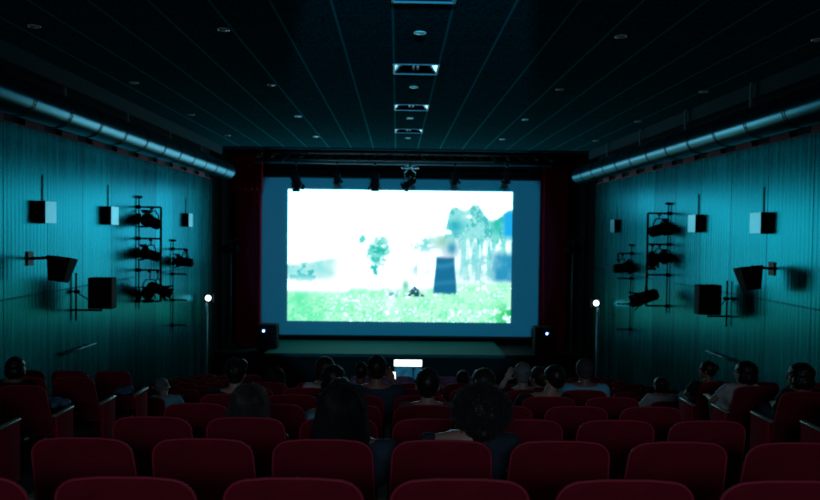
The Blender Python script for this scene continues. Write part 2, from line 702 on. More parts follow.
def paint():
    """the film frame: misty meadow, trees at right, standing figure"""
    sh = (NV + 1, NU + 1)
    X = np.linspace(288, 512, NU + 1)[None, :] * np.ones(sh)
    Y = np.linspace(191, 322, NV + 1)[:, None] * np.ones(sh)
    im = np.ones(sh + (3,)) * np.array([1.0, 1.0, 1.0])
    n1 = fbm(sh, 18, 11, 1)
    n2 = fbm(sh, 40, 24, 20, 3)
    n3 = vnoise(sh, 110, 64, 40)
    st = fbm(sh, 60, 6, 60, 3)

    def ss(x, a, b):
        t = np.clip((x - a) / (b - a), 0, 1)
        return t * t * (3 - 2 * t)

    def lay(mask, col):
        m = np.clip(mask, 0, 1)[..., None]
        im[:] = im * (1 - m) + np.array(col) / 255.0 * m
    # hills at the left horizon
    top = 266 - 8 * ss(X, 292, 345)
    hill = ss(Y, top - 3, top + 3) * (1 - ss(Y, 272, 286)) * (1 - ss(X, 318, 352))
    lay(hill * (0.35 + 0.9 * n1), (120, 222, 222))
    lay(hill * ss(n2, 0.5, 0.68) * (X < 316), (45, 185, 190))
    # mist tint
    lay(ss(Y, 268, 290) * 0.35 * n1 * 1.4, (205, 250, 240))
    # slim tree in the middle
    ang = np.exp(-(((X - 378 - (Y - 255) * -0.15) / 13) ** 2 + ((Y - 252) / 19) ** 2) * 1.0)
    lay(ss(ang * (0.3 + 0.8 * n2 + 0.6 * n3), 0.38, 0.80) * 0.9, (80, 215, 200))
    lay(ss(ang * (0.2 + 0.5 * n2 + 1.0 * n3), 0.70, 1.1) * 0.8, (20, 170, 160))
    a2 = np.exp(-(((X - 362) / 4) ** 2 + ((Y - 240) / 7) ** 2))
    lay(ss(a2 * n2 * 1.8, 0.35, 0.8), (90, 215, 205))
    a2 = np.exp(-(((X - 375) / 6) ** 2 + ((Y - 272) / 8) ** 2))
    lay(ss(a2 * n2 * 1.8, 0.4, 0.9), (40, 190, 180))
    # woodland at right
    edge = 214 - 10 * np.exp(-((X - 466) / 17) ** 4) + 5 * n1 + 3 * np.sin(X * 0.22) - 4 * ss(X, 500, 512) + 40 * ss(-X, -452, -436)
    wood = ss(Y, edge - 2, edge + 3) * ss(X, 438, 450) * (1 - ss(Y, 262, 290))
    lay(wood * (0.5 + 0.6 * n2), (90, 212, 210))
    lay(wood * ss(n2 * 0.6 + st * 0.4, 0.50, 0.62) * (1 - ss(Y, 236, 250)) * 0.8, (40, 175, 180))
    lay(wood * ss(n3 * 0.5 + n2 * 0.5, 0.60, 0.75) * 0.7, (215, 250, 245))
    lay(wood * np.exp(-(((X - 455) / 8) ** 2 + ((Y - 226) / 7) ** 2)) * 0.9, (20, 165, 185))
    lay(wood * np.exp(-(((X - 497) / 6) ** 2 + ((Y - 222) / 12) ** 2)) * 0.9, (15, 180, 160))
    lay(wood * ss(X, 500, 507) * (1 - ss(Y, 232, 240)), (10, 165, 235))
    lay(np.exp(-(((X - 469) / 4) ** 2 + ((Y - 216) / 2) ** 2)), (240, 255, 255))
    lay(wood * ss(Y, 234, 242) * ss(st, 0.42, 0.6) * 0.9, (235, 252, 255))
    lay(ss(Y, 248, 262) * ss(X, 455, 475) * (1 - ss(Y, 276, 286)) * ss(n2, 0.4, 0.6) * 0.6, (110, 205, 215))
    lay(ss(Y, 250 - 4 * n1, 258) * ss(X, 488, 500) * (1 - ss(Y, 276, 284)) * (0.5 + n1), (25, 140, 185))
    # blurred shrubs left of the figure
    lay(np.exp(-(((X - 424) / 13) ** 2 + ((Y - 244) / 7) ** 2)) * ss(n2, 0.35, 0.65), (90, 215, 210))
    lay(np.exp(-(((X - 420) / 12) ** 2 + ((Y - 268) / 9) ** 2)) * ss(n2, 0.38, 0.62) * 0.7, (130, 215, 225))
    # meadow
    top = 288 - 7 * ss(X, 420, 455) + 3 * n1 + 3 * (X < 350)
    mead = ss(Y, top - 3, top + 4)
    lay(mead * (0.75 + 0.3 * n1), (175, 255, 215))
    lay(mead * ss(n2, 0.45, 0.65) * 0.55, (110, 245, 175))
    lay(mead * ss(n3, 0.60, 0.95) * ss(Y, 293, 316) * 0.6, (60, 225, 150))
    lay(mead * ss(1 - n3, 0.72, 0.92) * 0.9, (245, 255, 250))
    lay(mead * ss(-X, -345, -292) * 0.40 * n1 * 1.6, (30, 225, 140))
    lay(mead * ss(X, 490, 510) * ss(Y, 298, 315) * ss(n2, 0.45, 0.6), (20, 190, 90))
    lay(mead * np.exp(-(((X - 392) / 10) ** 2 + ((Y - 306) / 14) ** 2)) * 0.6, (235, 255, 255))
    # dark shrub and animals
    tri = (Y > 286 + np.abs(X - 415) * 1.0) & (Y < 297)
    lay(tri * ss(n3, 0.2, 0.55), (15, 70, 95))
    lay(np.exp(-(((X - 406) / 3) ** 2 + ((Y - 286) / 5) ** 2)) * 0.8, (70, 195, 150))
    lay(np.exp(-(((X - 393) / 5) ** 2 + ((Y - 295) / 2.5) ** 2)) * ss(n3, 0.4, 0.6), (70, 150, 190))
    # figure: hat, blurred blouse, dark skirt
    lay(np.exp(-(((X - 446) / 14) ** 2 + ((Y - 250) / 11) ** 2)) * 0.75, (205, 222, 238))
    lay(np.exp(-(((X - 442) / 6) ** 2 + ((Y - 241) / 6) ** 2)) * 0.8, (120, 200, 170))
    lay(np.exp(-(((X - 452) / 5) ** 2 + ((Y - 248) / 6) ** 2)) * 0.9, (30, 140, 175))
    hat = (((X - 445) / 6.5) ** 2 + ((Y - 233) / 4) ** 2 < 1) & (Y < 234)
    lay(hat * 1.0, (225, 252, 255))
    half = 9 + 2.5 * ss(Y, 258, 292)
    sk = (1 - ss(np.abs(X - 445.5), half - 1, half + 1)) * ss(Y, 255, 259) * (1 - ss(Y, 290 + 3 * n3, 295))
    lay(sk, (5, 100, 145))
    lay(sk * np.exp(-((Y - 266 - 0.05 * (X - 440) ** 2 * -0.3) / 3) ** 2) * 0.4, (60, 165, 200))
    lay(sk * np.exp(-((Y - 283 + 0.1 * (X - 440)) / 2.5) ** 2) * 0.3, (60, 165, 200))
    lay(np.exp(-(((X - 446) / 8) ** 2 + ((Y - 256) / 2) ** 2)) * 0.5, (215, 190, 205))
    im = 1 - (1 - im) * 0.92
    return np.clip(im, 0, 1)


img = paint()
lin = np.where(img <= 0.04045, img / 12.92, ((img + 0.055) / 1.055) ** 2.4)
mn = lin.min(axis=2, keepdims=True)
over = np.clip((mn - 0.60) / 0.4, 0, 1) ** 1.3
WHITE = np.array([1.5, 3.5, 4.2])            # overexposed sky, cool
lin = lin * 1.05 * (1 - over) + WHITE * over
me = bpy.data.meshes.new('picture')
uu = np.linspace(sx0 - 0.1, sx1 - 0.1, NU + 1)
vv = np.linspace(sz1, sz0, NV + 1) - (ZC - 3.36)
verts = [(float(a), 0.0, float(b_)) for b_ in vv for a in uu]
faces = []
for j in range(NV):
    for i in range(NU):
        a = j * (NU + 1) + i
        faces.append((a + NU + 1, a + NU + 2, a + 1, a))
me.from_pydata(verts, [], faces)
ca = me.color_attributes.new('film', 'FLOAT_COLOR', 'POINT')
ca.data.foreach_set('color', np.concatenate([lin, np.ones(lin.shape[:2] + (1,))], axis=2).astype(np.float32).ravel())
mp_ = bpy.data.materials.new('projected_picture')
mp_.use_nodes = True
nt, N, L = nodes_of(mp_)
N.remove(N['Principled BSDF'])
e = N.new('ShaderNodeEmission')
at_n = N.new('ShaderNodeAttribute')
at_n.attribute_name = 'film'
L.new(at_n.outputs['Color'], e.inputs[0])
e.inputs[1].default_value = 1.0
L.new(e.outputs[0], N['Material Output'].inputs[0])
me.materials.append(mp_)
po = bpy.data.objects.new('picture', me)
COL.objects.link(po)
po.parent = scr

# ------------------------------------------------------------------ stage
STZ = ZC - 3.44
bm = bmesh.new()
bx(bm, XL, XR, 20.6, 23.6, base, STZ - 0.10)
struct('floor_stage', bm, M_black)
bm = bmesh.new()
bx(bm, -3.66, 3.06, 20.0, 22.45, STZ - 0.09, STZ, bevel=0.008)
st = obj('stage_platform', bm, M_stage)
tag(st, 'low teal-lit stage platform right below the screen', 'stage')
bm = bmesh.new()
bx(bm, -3.6, 3.0, 20.04, 20.59, FLOOR_Z, STZ - 0.09)
struct('trim_stage_front', bm, M_black)


def curtain(x0, x1, y, z0, z1, label, name='stage_curtain', folds=5.0, amp=0.06, grp='red stage curtains'):
    bm = bmesh.new()
    n = 90
    rows = []
    for side in (0.0, 0.025):
        r2 = []
        for j in range(9):
            z = z1 + (z0 - z1) * j / 8
            row = []
            for i in range(n + 1):
                u = i / n
                x = x0 + (x1 - x0) * u
                f = math.sin(u * folds * 2 * PI + 0.4 * math.sin(j * 0.5 + u * 9)) * amp * (0.7 + 0.3 * j / 8)
                row.append(bm.verts.new((x, y + f + side, z)))
            r2.append(row)
        rows.append(r2)
    for r2 in rows:
        for j in range(8):
            for i in range(n):
                bm.faces.new((r2[j][i], r2[j][i + 1], r2[j + 1][i + 1], r2[j + 1][i]))
    a, b_ = rows
    for j in range(8):
        for i in (0, n):
            bm.faces.new((a[j][i], a[j + 1][i], b_[j + 1][i], b_[j][i]))
    for i in range(n):
        for j in (0, 8):
            bm.faces.new((a[j][i], b_[j][i], b_[j][i + 1], a[j][i + 1]))
    o = obj(name, bm, M_curtain, None, True)
    return tag(o, label, 'curtain', grp)


curtain(-4.80, -4.06, 21.55, STZ - 0.10, ZC + 1.2, 'dark red stage curtain hanging left of the screen')
curtain(4.30, 5.10, 21.55, STZ - 0.10, ZC + 2.0, 'dark red stage curtain hanging right of the screen')
curtain(-4.90, -3.98, 21.3, ZC + 1.15, ZC + 2.75, 'short red pelmet hanging above the left stage curtain', 'curtain_pelmet', 6, 0.04, None)
# black wing drapes and border cloth
bm = bmesh.new()
bx(bm, -4.4, 4.7, 22.0, 22.05, ZC + 1.62, ZC + 2.75)
o = obj('border_cloth', bm, M_blackcloth)
tag(o, 'black border cloth stretched across above the screen', 'drape')

# lighting truss
tr = thing('lighting_truss', 'black lattice truss spanning above the screen', 'truss', (0, 20.3, ZC + 1.98))
bm = bmesh.new()
for zz in (0, 0.20):
    tube(bm, [(-4.0, 0, zz), (4.3, 0, zz)], 0.022, 8)
    tube(bm, [(-4.0, 0.25, zz), (4.3, 0.25, zz)], 0.022, 8)
obj('chord', bm, M_dark, tr, True)
bm = bmesh.new()
xx = -4.0
q = 0
while xx < 4.25:
    tube(bm, [(xx, 0, 0.2 * (q % 2)), (xx + 0.2, 0, 0.2 * ((q + 1) % 2))], 0.012, 6)
    tube(bm, [(xx, 0.25, 0.2 * (q % 2)), (xx + 0.2, 0.25, 0.2 * ((q + 1) % 2))], 0.012, 6)
    xx += 0.2
    q += 1
obj('lattice', bm, M_dark, tr)
bm = bmesh.new()
tube(bm, [(-4.0, -0.18, -0.12), (4.3, -0.18, -0.12)], 0.025, 8)
for xx in (-3.2, -1.2, 1.0, 3.0):
    tube(bm, [(xx, -0.18, -0.12), (xx, 0, 0.0)], 0.012, 6)
obj('lighting_bar', bm, M_pole, tr, True)
bm = bmesh.new()
for xx in (-3.9, 0.2, 4.2):
    tube(bm, [(xx, 0.12, 0.1), (xx, 0.12, 0.76)], 0.02, 6)
obj('suspension', bm, M_dark, tr)


def spotlight(loc, size, tilt, yaw_, label, group, hang=0.15, mount='yoke', stem=None):
    """theatre lantern: stem, clamp, yoke, barrel body, lens ring, rear cap, barn doors"""
    t = thing('stage_spotlight', label, 'spotlight', loc, 0, group)
    s = size
    R = Matrix.Rotation(yaw_, 4, 'Z') @ Matrix.Rotation(tilt, 4, 'X')

    def T(bm):
        bmesh.ops.transform(bm, matrix=R, verts=bm.verts[:])
        return bm
    bm = bmesh.new()
    tube(bm, [(0, -0.55 * s, 0), (0, -0.45 * s, 0), (0, 0.25 * s, 0), (0, 0.32 * s, 0), (0, 0.5 * s, 0)], [0.16 * s, 0.26 * s, 0.28 * s, 0.33 * s, 0.33 * s], 20)
    obj('lamp_body', T(bm), M_black, t, True)
    bm = bmesh.new()
    tube(bm, [(0, 0.5 * s, 0), (0, 0.52 * s, 0)], 0.27 * s, 20)
    obj('lens', T(bm), M_lens, t)
    bm = bmesh.new()
    for a in range(4):
        Ma = Matrix.Rotation(a * PI / 2, 4, 'Y') @ Matrix.Translation((0, 0.5 * s, 0.33 * s)) @ Matrix.Rotation(math.radians(35), 4, 'X')
        bx(bm, -0.27 * s, 0.27 * s, -0.02 * s, 0.18 * s, -0.006, 0.006, Ma)
    obj('barn_door', T(bm), M_black, t)
    bm = bmesh.new()
    Ry = Matrix.Rotation(yaw_, 4, 'Z')
    pts = [(-0.33 * s, 0, 0), (-0.35 * s, 0, 0.3 * s), (-0.2 * s, 0, 0.52 * s), (0.2 * s, 0, 0.52 * s), (0.35 * s, 0, 0.3 * s), (0.33 * s, 0, 0)]
    tube(bm, pts, 0.025 * s + 0.004, 6)
    bmesh.ops.transform(bm, matrix=Ry, verts=bm.verts[:])
    obj('yoke', bm, M_dark, t)
    bm = bmesh.new()
    if stem:
        tube(bm, [(0, 0, 0.52 * s), stem], 0.014, 6)
    else:
        tube(bm, [(0, 0, 0.52 * s), (0, 0, 0.52 * s + hang)], 0.014, 6)
        bx(bm, -0.03, 0.03, -0.03, 0.03, 0.52 * s + hang - 0.05, 0.52 * s + hang + 0.02)
    obj('clamp', bm, M_dark, t)
    return t


M_lens = mat('lens_glass', (0.05, 0.10, 0.12), 0.1)
for (px, py, s, lab, ti) in ((296, 180, 0.42, 'black stage spotlight hanging leftmost above the screen', -0.9),
                             (337, 176, 0.30, 'small black spotlight hanging second from left above the screen', -1.2),
                             (375, 180, 0.42, 'large black spotlight hanging third from left above the screen', -1.2),
                             (455, 177, 0.30, 'small black spotlight hanging second from right above the screen', -1.2),
                             (507, 176, 0.30, 'small black spotlight hanging rightmost above the screen', -1.2)):
    p = at(px, py, 20.1)
    top = ZC + 1.98 - 0.12
    spotlight(p, s, ti, random.uniform(-0.4, 0.4), lab, 'spotlights above the screen', hang=max(0.05, top - p.z - 0.52 * s))
# the round light fitting with chrome arms in the middle
p = at(410, 183, 20.1)
t = spotlight(p, 0.34, -0.5, 1.0, 'tilted black spotlight on chrome bracket above the screen centre', 'spotlights above the screen', hang=max(0.05, ZC + 1.86 - p.z - 0.18))
bm = bmesh.new()
pts = [(0.22 * math.cos(a), 0.05 * math.sin(a), 0.42) for a in [2 * PI * i / 20 for i in range(20)]]
tube(bm, pts, 0.022, 6, closed=True)
for s in (-1, 1):
    tube(bm, [(s * 0.22, 0, 0.42), (s * 0.05, 0, 0.50), (s * 0.03, 0, 0.40), (s * 0.16, 0, 0.30), (s * 0.13, 0, 0.15)], 0.018, 6)
obj('chrome_bracket', bm, M_chrome, t, True)


# stage loudspeakers with a blue status light
def stage_speaker(px, label, dotx):
    p = at(px, 348, 20.9)
    t = thing('stage_loudspeaker', label, 'loudspeaker', (p.x, 20.9, STZ - 0.10), 0, 'loudspeakers flanking the screen')
    bm = bmesh.new()
    bx(bm, -0.28, 0.28, -0.22, 0.22, 0.02, 0.80, bevel=0.02)
    for sx in (-1, 1):
        for sy in (-1, 1):
            bx(bm, sx * 0.22 - 0.03, sx * 0.22 + 0.03, sy * 0.16 - 0.03, sy * 0.16 + 0.03, 0, 0.03)
    obj('cabinet', bm, M_black, t)
    bm = bmesh.new()
    bx(bm, -0.24, 0.24, -0.235, -0.22, 0.06, 0.50)
    obj('grille', bm, M_dark, t)
    bm = bmesh.new()
    ell(bm, (dotx, -0.235, 0.62), 0.035, seg=12)
    obj('status_light', bm, M_dot, t, True)


M_dot = emit('blue_status_light', (0.25, 0.45, 1.0), 6.0)
stage_speaker(268, 'black loudspeaker with blue light left of the screen foot', -0.09)
stage_speaker(543, 'black loudspeaker with blue light right of the screen foot', 0.06)


# bright aisle lamps on conduits
def aisle_lamp(px, py, y, xw, label, s):
    p = at(px, py, y)
    t = thing('aisle_lamp', label, 'lamp', (p.x, y, FLOOR_Z), 0, 'lamps on posts near the stage')
    h = p.z - FLOOR_Z
    bm = bmesh.new()
    tube(bm, [(-0.06 * s, 0, 0), (-0.06 * s, 0, h - 0.12)], 0.045, 12)
    obj('post', bm, M_pole, t, True)
    bm = bmesh.new()
    bx(bm, -0.12, 0.12, 0.0, 0.08, h - 0.13, h + 0.1, bevel=0.01)
    obj('housing', bm, M_dark, t)
    bm = bmesh.new()
    ell(bm, (0, -0.03, h), (0.075, 0.065, 0.075), seg=16)
    obj('bulb', bm, M_bulb, t, True)


M_bulb = emit('lit_bulb', (0.75, 0.95, 1.0), 3.5)
aisle_lamp(208.5, 298, 18.9, XL, 'bright white lamp on a post by the left wall end', 1)
aisle_lamp(596, 303, 18.9, XR, 'bright white lamp on a post by the right wall end', -1)

# wing equipment: slim stands with lanterns in the dark beside the curtains
for px, lab in ((231, 'dark lantern on tall stand in the left wing'), (573, 'dark lantern on tall stand in the right wing')):
    p = at(px, 240, 21.3)
    t = thing('lantern_stand', lab, 'light stand', (p.x, 21.3, STZ - 0.10), 0, 'lantern stands in the wings')
    hh = p.z - (STZ - 0.10)
    bm = bmesh.new()
    tube(bm, [(0, 0, 0), (0, 0, hh)], 0.025, 8)
    obj('pole', bm, M_pole, t, True)
    for a in (0.3, 2.4, 4.5):
        bm = bmesh.new()
        tube(bm, [(0, 0, 0.5), (0.28 * math.cos(a), 0.28 * math.sin(a), 0.02)], 0.015, 6)
        obj('leg', bm, M_dark, t)
    bm = bmesh.new()
    tube(bm, [(-0.2, 0, hh - 0.07), (0.2, 0, hh + 0.04)], 0.02, 6)
    obj('cross_bar', bm, M_pole, t)
    for s in (-1, 1):
        bm = bmesh.new()
        tube(bm, [(s * 0.13, -0.15, hh - 0.3), (s * 0.13, -0.05, hh - 0.25), (s * 0.13, 0.18, hh - 0.2)], [0.12, 0.12, 0.07], 14)
        tube(bm, [(s * 0.13, 0, hh - 0.22), (s * 0.13, 0, hh)], 0.012, 6)
        obj('lantern', bm, M_black, t, True)

# glowing monitor on a stand before the stage
p = at(408, 369.5, 19.2)
t = thing('glowing_monitor', 'glowing monitor with white band over dim blue, below the stage centre', 'monitor', (p.x, 19.2, FLOOR_Z))
zc = p.z - FLOOR_Z
bm = bmesh.new()
bx(bm, -0.40, 0.40, 0.0, 0.05, zc - 0.30, zc + 0.28, bevel=0.02)
obj('casing', bm, M_black, t)
bm = bmesh.new()
bx(bm, -0.37, 0.37, -0.012, 0.0, zc + 0.09, zc + 0.26, bevel=0.005)
obj('bright_band', bm, emit('white_band', (0.85, 1.0, 1.0), 2.5), t)
mb = bpy.data.materials.new('dim_blue_picture')
mb.use_nodes = True
nt, N, L = nodes_of(mb)
N.remove(N['Principled BSDF'])
e = N.new('ShaderNodeEmission')
tc = N.new('ShaderNodeTexCoord')
nn = N.new('ShaderNodeTexNoise')
nn.inputs['Scale'].default_value = 5
L.new(tc.outputs['Object'], nn.inputs['Vector'])
rr = N.new('ShaderNodeValToRGB')
rr.color_ramp.elements[0].position = 0.35
rr.color_ramp.elements[1].position = 0.65
rr.color_ramp.elements[0].color = (0.004, 0.04, 0.08, 1)
rr.color_ramp.elements[1].color = (0.01, 0.09, 0.16, 1)
L.new(nn.outputs['Fac'], rr.inputs[0])
L.new(rr.outputs[0], e.inputs[0])
L.new(e.outputs[0], N['Material Output'].inputs[0])
bm = bmesh.new()
bx(bm, -0.36, 0.36, -0.012, 0.0, zc - 0.26, zc + 0.085)
obj('picture', bm, mb, t)
bm = bmesh.new()
bx(bm, 0.13, 0.16, -0.018, -0.012, zc - 0.26, zc + 0.03)
bx(bm, 0.09, 0.20, -0.018, -0.012, zc + 0.02, zc + 0.04)
obj('silhouette', bm, M_black, t)
bm = bmesh.new()
tube(bm, [(0, 0.03, 0.02), (0, 0.03, zc - 0.28)], 0.025, 8)
bx(bm, -0.3, 0.3, -0.15, 0.2, 0.0, 0.03, bevel=0.01)
obj('stand', bm, M_dark, t)


# ------------------------------------------------------------------ wall fittings
def sconce(side, px, py, label):
    xw = XL if side < 0 else XR
    y = (abs(xw) + 0.0) * FPX / abs(px - 397)
    p = at(px, py, y)
    t = thing('wall_sconce', label, 'wall light', (xw, y, p.z), 0, 'box lights on the side walls')
    s = -side
    bm = bmesh.new()
    x0, x1 = (0.0, 0.13) if s > 0 else (-0.13, 0.0)
    bx(bm, x0, x1, 0, 0.34, -0.165, 0.165, bevel=0.004)
    obj('box_shade', bm, M_sconce, t)
    bm = bmesh.new()
    bx(bm, x0 + 0.004, x1 - 0.004, -0.006, 0.0, -0.16, 0.16)  # black sheet paints in the shade on the face away from the screen
    obj('shade_sheet', bm, M_black, t)
    bm = bmesh.new()
    tube(bm, [(s * 0.01, 0.17, 0.16), (s * 0.01, 0.17, 0.55)], 0.008, 6)
    obj('conduit', bm, M_dark, t)


sconce(-1, 39.5, 212, 'box wall light on the left wall nearest the camera')
sconce(-1, 106, 215.5, 'box wall light on the left wall, middle of three')
sconce(-1, 184.5, 220, 'small box wall light on the left wall nearest the stage')
sconce(1, 772, 223, 'box wall light on the right wall nearest the camera')
sconce(1, 704, 223.5, 'box wall light on the right wall, middle of three')
sconce(1, 620, 226, 'small box wall light on the right wall nearest the stage')


def wall_speaker(side, px, py, dist, label):
    """tapered loudspeaker tilted down on a wall arm"""
    xw = XL if side < 0 else XR
    xc = xw - side * dist
    y = abs(xc) * FPX / abs(px - 397)
    p = at(px, py, y)
    t = thing('wall_loudspeaker', label, 'loudspeaker', (p.x, y, p.z), 0, 'tapered loudspeakers on wall arms')
    bm = bmesh.new()
    vs = bx(bm, -0.17, 0.17, -0.14, 0.14, -0.18, 0.17, bevel=0.012)
    for v in bm.verts:
        k_ = 0.64 + 0.36 * (v.co.z + 0.18) / 0.35
        v.co.x *= k_
        v.co.y *= k_
    R = Matrix.Rotation(side * math.radians(-6), 4, 'Y') @ Matrix.Rotation(math.radians(-8), 4, 'X')
    bmesh.ops.transform(bm, matrix=R, verts=bm.verts[:])
    obj('cabinet', bm, M_black, t)
    bm = bmesh.new()
    ell(bm, (0, 0.125, 0.02), (0.10, 0.02, 0.10), seg=16)
    obj('speaker_cone', bm, M_dark, t, True)
    bm = bmesh.new()
    L_ = abs(xw - p.x)
    tube(bm, [(side * L_, 0.05, 0.14), (side * 0.05, 0.05, 0.165)], 0.022, 8)
    bx(bm, side * L_ - 0.02, side * L_ + 0.02, -0.03, 0.13, 0.04, 0.24)
    obj('wall_arm', bm, M_dark, t)


wall_speaker(-1, 60.5, 269, 0.42, 'black tapered loudspeaker on an arm high on the left wall')
wall_speaker(1, 749.5, 278, 0.42, 'black tapered loudspeaker on an arm high on the right wall')


def flood(side, px, py, label):
    """square black cabinet held off the wall by a clamp pole"""
    xw = XL if side < 0 else XR
    xc = xw - side * 0.42
    y = abs(xc) * FPX / abs(px - 397)
    p = at(px, py, y)
    t = thing('square_loudspeaker', label, 'loudspeaker', (p.x, y, p.z), 0, 'square loudspeakers on wall pipes')
    L_ = abs(xw - p.x)
    bm = bmesh.new()
    bx(bm, -0.19, 0.19, -0.10, 0.12, -0.25, 0.25, bevel=0.012)
    obj('cabinet', bm, M_black, t)
    bm = bmesh.new()
    for i in range(7):
        bx(bm, -0.16 + i * 0.05, -0.145 + i * 0.05, 0.12, 0.13, -0.22, 0.22)
    obj('grille', bm, M_dark, t)
    bm = bmesh.new()
    tube(bm, [(side * (L_ - 0.04), 0, -0.45), (side * (L_ - 0.04), 0, 0.32)], 0.016, 8)
    obj('wall_pipe', bm, M_dark, t, True)
    bm = bmesh.new()
    tube(bm, [(side * L_, 0, -0.28), (0, 0, -0.28), (0, 0, -0.24)], 0.018, 8)
    obj('lower_arm', bm, M_dark, t, True)
    bm = bmesh.new()
    ell(bm, (side * (L_ - 0.06), -0.02, 0.02), (0.06, 0.05, 0.035), seg=12)
    tube(bm, [(side * (L_ - 0.06), 0, 0.0), (side * 0.2, 0, -0.12)], 0.01, 6)
    obj('clamp', bm, M_dark, t, True)


flood(-1, 102, 293, 'square black loudspeaker on a pipe arm, left wall')
flood(1, 708, 299.5, 'square black loudspeaker on a pipe arm, right wall')


def rack(side, px_wall, px_out, pys, label, fixtures, vert=True):
    """ladder of horizontal pipes standing off the wall"""
    xw = XL if side < 0 else XR
    y = abs(xw) * FPX / abs(px_wall - 397)
    zs = [at(px_wall, q, y).z for q in pys]
    xo = at(px_out, pys[0], y).x
    t = thing('pipe_rack', label, 'pipe rack', (xw, y, zs[-1]), 0, 'pipe racks for stage lanterns')
    dz = [z - zs[-1] for z in zs]
    w_ = xo - xw
    for z in dz:
        bm = bmesh.new()
        tube(bm, [(0, 0, z), (w_, 0, z)], 0.020, 8)
        ell(bm, (-side * 0.03, 0, z), 0.045, seg=10)
        obj('rung', bm, M_dark, t, True)
    bm = bmesh.new()
    tube(bm, [(w_, 0, dz[0] + 0.0), (w_, 0, dz[-1] if vert else dz[0] - 0.2)], 0.024, 8)
    obj('upright', bm, M_dark, t, True)
    bm = bmesh.new()
    tube(bm, [(-side * 0.03, 0, dz[0] + 0.22), (-side * 0.03, 0, dz[-1] - 0.15)], 0.014, 8)
    ell(bm, (-side * 0.03, 0, dz[0] + 0.2), (0.08, 0.05, 0.03), seg=10)
    obj('wall_pipe', bm, M_dark, t, True)
    for (qx, qy, s, ti, ya, lab) in fixtures:
        c = at(qx, qy, y + 0.02)
        zz = min([z for z in zs if z > c.z + 0.1] or [zs[0]], key=lambda z: z - c.z)
        h = zz - c.z - 0.52 * s
        spotlight(c, s, ti, ya, lab, 'spotlights on the wall racks', hang=max(0.03, h))


rack(-1, 139, 161, (207, 238.5, 270, 301), 'tall black pipe ladder rack on the left wall', [
    (152, 222, 0.42, 0.25, 0.9, 'black spotlight on the top rung of the tall left rack'),
    (151, 255, 0.38, 0.2, 1.2, 'black spotlight on the middle rung of the tall left rack'),
    (150, 290, 0.40, -0.45, 0.6, 'black spotlight low on the tall left rack, nearer the wall'),
    (158, 289, 0.38, -0.4, -0.9, 'black spotlight low on the tall left rack, at its outer end')])
rack(-1, 173, 187, (249, 274, 300, 325), 'short black pipe bracket rack on the left wall near the stage', [
    (185, 262, 0.38, 0.1, 1.3, 'single black spotlight on the short left rack')], vert=False)
rack(1, 671, 648, (213.5, 244.5, 275, 306), 'tall black pipe ladder rack on the right wall', [
    (659, 230, 0.44, 0.2, -1.1, 'black spotlight on the top rung of the tall right rack'),
    (659, 258, 0.36, 0.1, -1.0, 'black spotlight on the middle rung, wall side, tall right rack'),
    (652, 259, 0.30, -0.8, -0.4, 'small black spotlight on the middle rung, outer end, tall right rack'),
    (646, 297, 0.46, -0.35, 1.1, 'black spotlight low on the tall right rack')])
rack(1, 634, 618, (253.5, 278.5, 304, 329.5), 'short black pipe bracket rack on the right wall near the stage', [
    (622, 268, 0.42, 0.1, -1.3, 'single black spotlight on the short right rack')], vert=False)

# hand rails on the walls
for side, a, b_, lab in ((-1, (66, 354.5), (98, 343.5), 'pale handrail low on the left wall'), (1, (711, 351), (742, 362.5), 'pale handrail low on the right wall')):
    xw = XL if side < 0 else XR
    xr = xw - side * 0.07
    pa = at(*a, abs(xr) * FPX / abs(a[0] - 397))
    pb = at(*b_, abs(xr) * FPX / abs(b_[0] - 397))
    t = thing('handrail', lab, 'handrail', (xr, (pa.y + pb.y) / 2, (pa.z + pb.z) / 2), 0, 'handrails on the side walls')
    c = Vector(t.location)
    bm = bmesh.new()
    tube(bm, [(0, pa.y - c.y, pa.z - c.z), (0, pb.y - c.y, pb.z - c.z)], 0.018, 8)
    obj('rail', bm, M_pole, t, True)
    for q in (pa, pb):
        bm = bmesh.new()
        tube(bm, [(0, (q.y - c.y) * 0.85, (q.z - c.z) * 0.85), (side * 0.07, (q.y - c.y) * 0.85, (q.z - c.z) * 0.85 - 0.03)], 0.012, 6)
        obj('bracket', bm, M_dark, t)

# ------------------------------------------------------------------ seats
TILT = Matrix.Translation((0, 0.03, 0.88)) @ Matrix.Rotation(math.radians(16), 4, 'X') @ Matrix.Translation((0, -0.03, -0.88))


def back_outline(inset=0.0, n=7):
    """rounded trapezoid of the back rest in x, z"""
    hw_t, hw_b, z1, z0, r, rb = 0.224 - inset, 0.250 - inset, 0.88 - inset, 0.34 + inset, 0.085, 0.04
    pts = []
    for a in range(n + 1):
        t = PI / 2 * a / n
        pts.append((hw_t - r + r * math.sin(t) * 1.06, z1 - r + r * math.cos(t)))
    for a in range(5):
        t = PI / 2 * a / 4
        pts.append((hw_b - rb + rb * math.cos(t), z0 + rb - rb * math.sin(t)))
    left = [(-x, z) for x, z in pts[::-1]]
    crown = [(hw_t * 0.35 * s, z1 + 0.006) for s in (-1, 1)]
    return pts + left + crown


def loft(bm, rings, cap=True):
    vr = [[bm.verts.new(p) for p in r] for r in rings]
    for a, b_ in zip(vr[:-1], vr[1:]):
        n = len(a)
        for i in range(n):
            bm.faces.new((a[i], a[(i + 1) % n], b_[(i + 1) % n], b_[i]))
    if cap:
        bm.faces.new(vr[0][::-1])
        bm.faces.new(vr[-1])


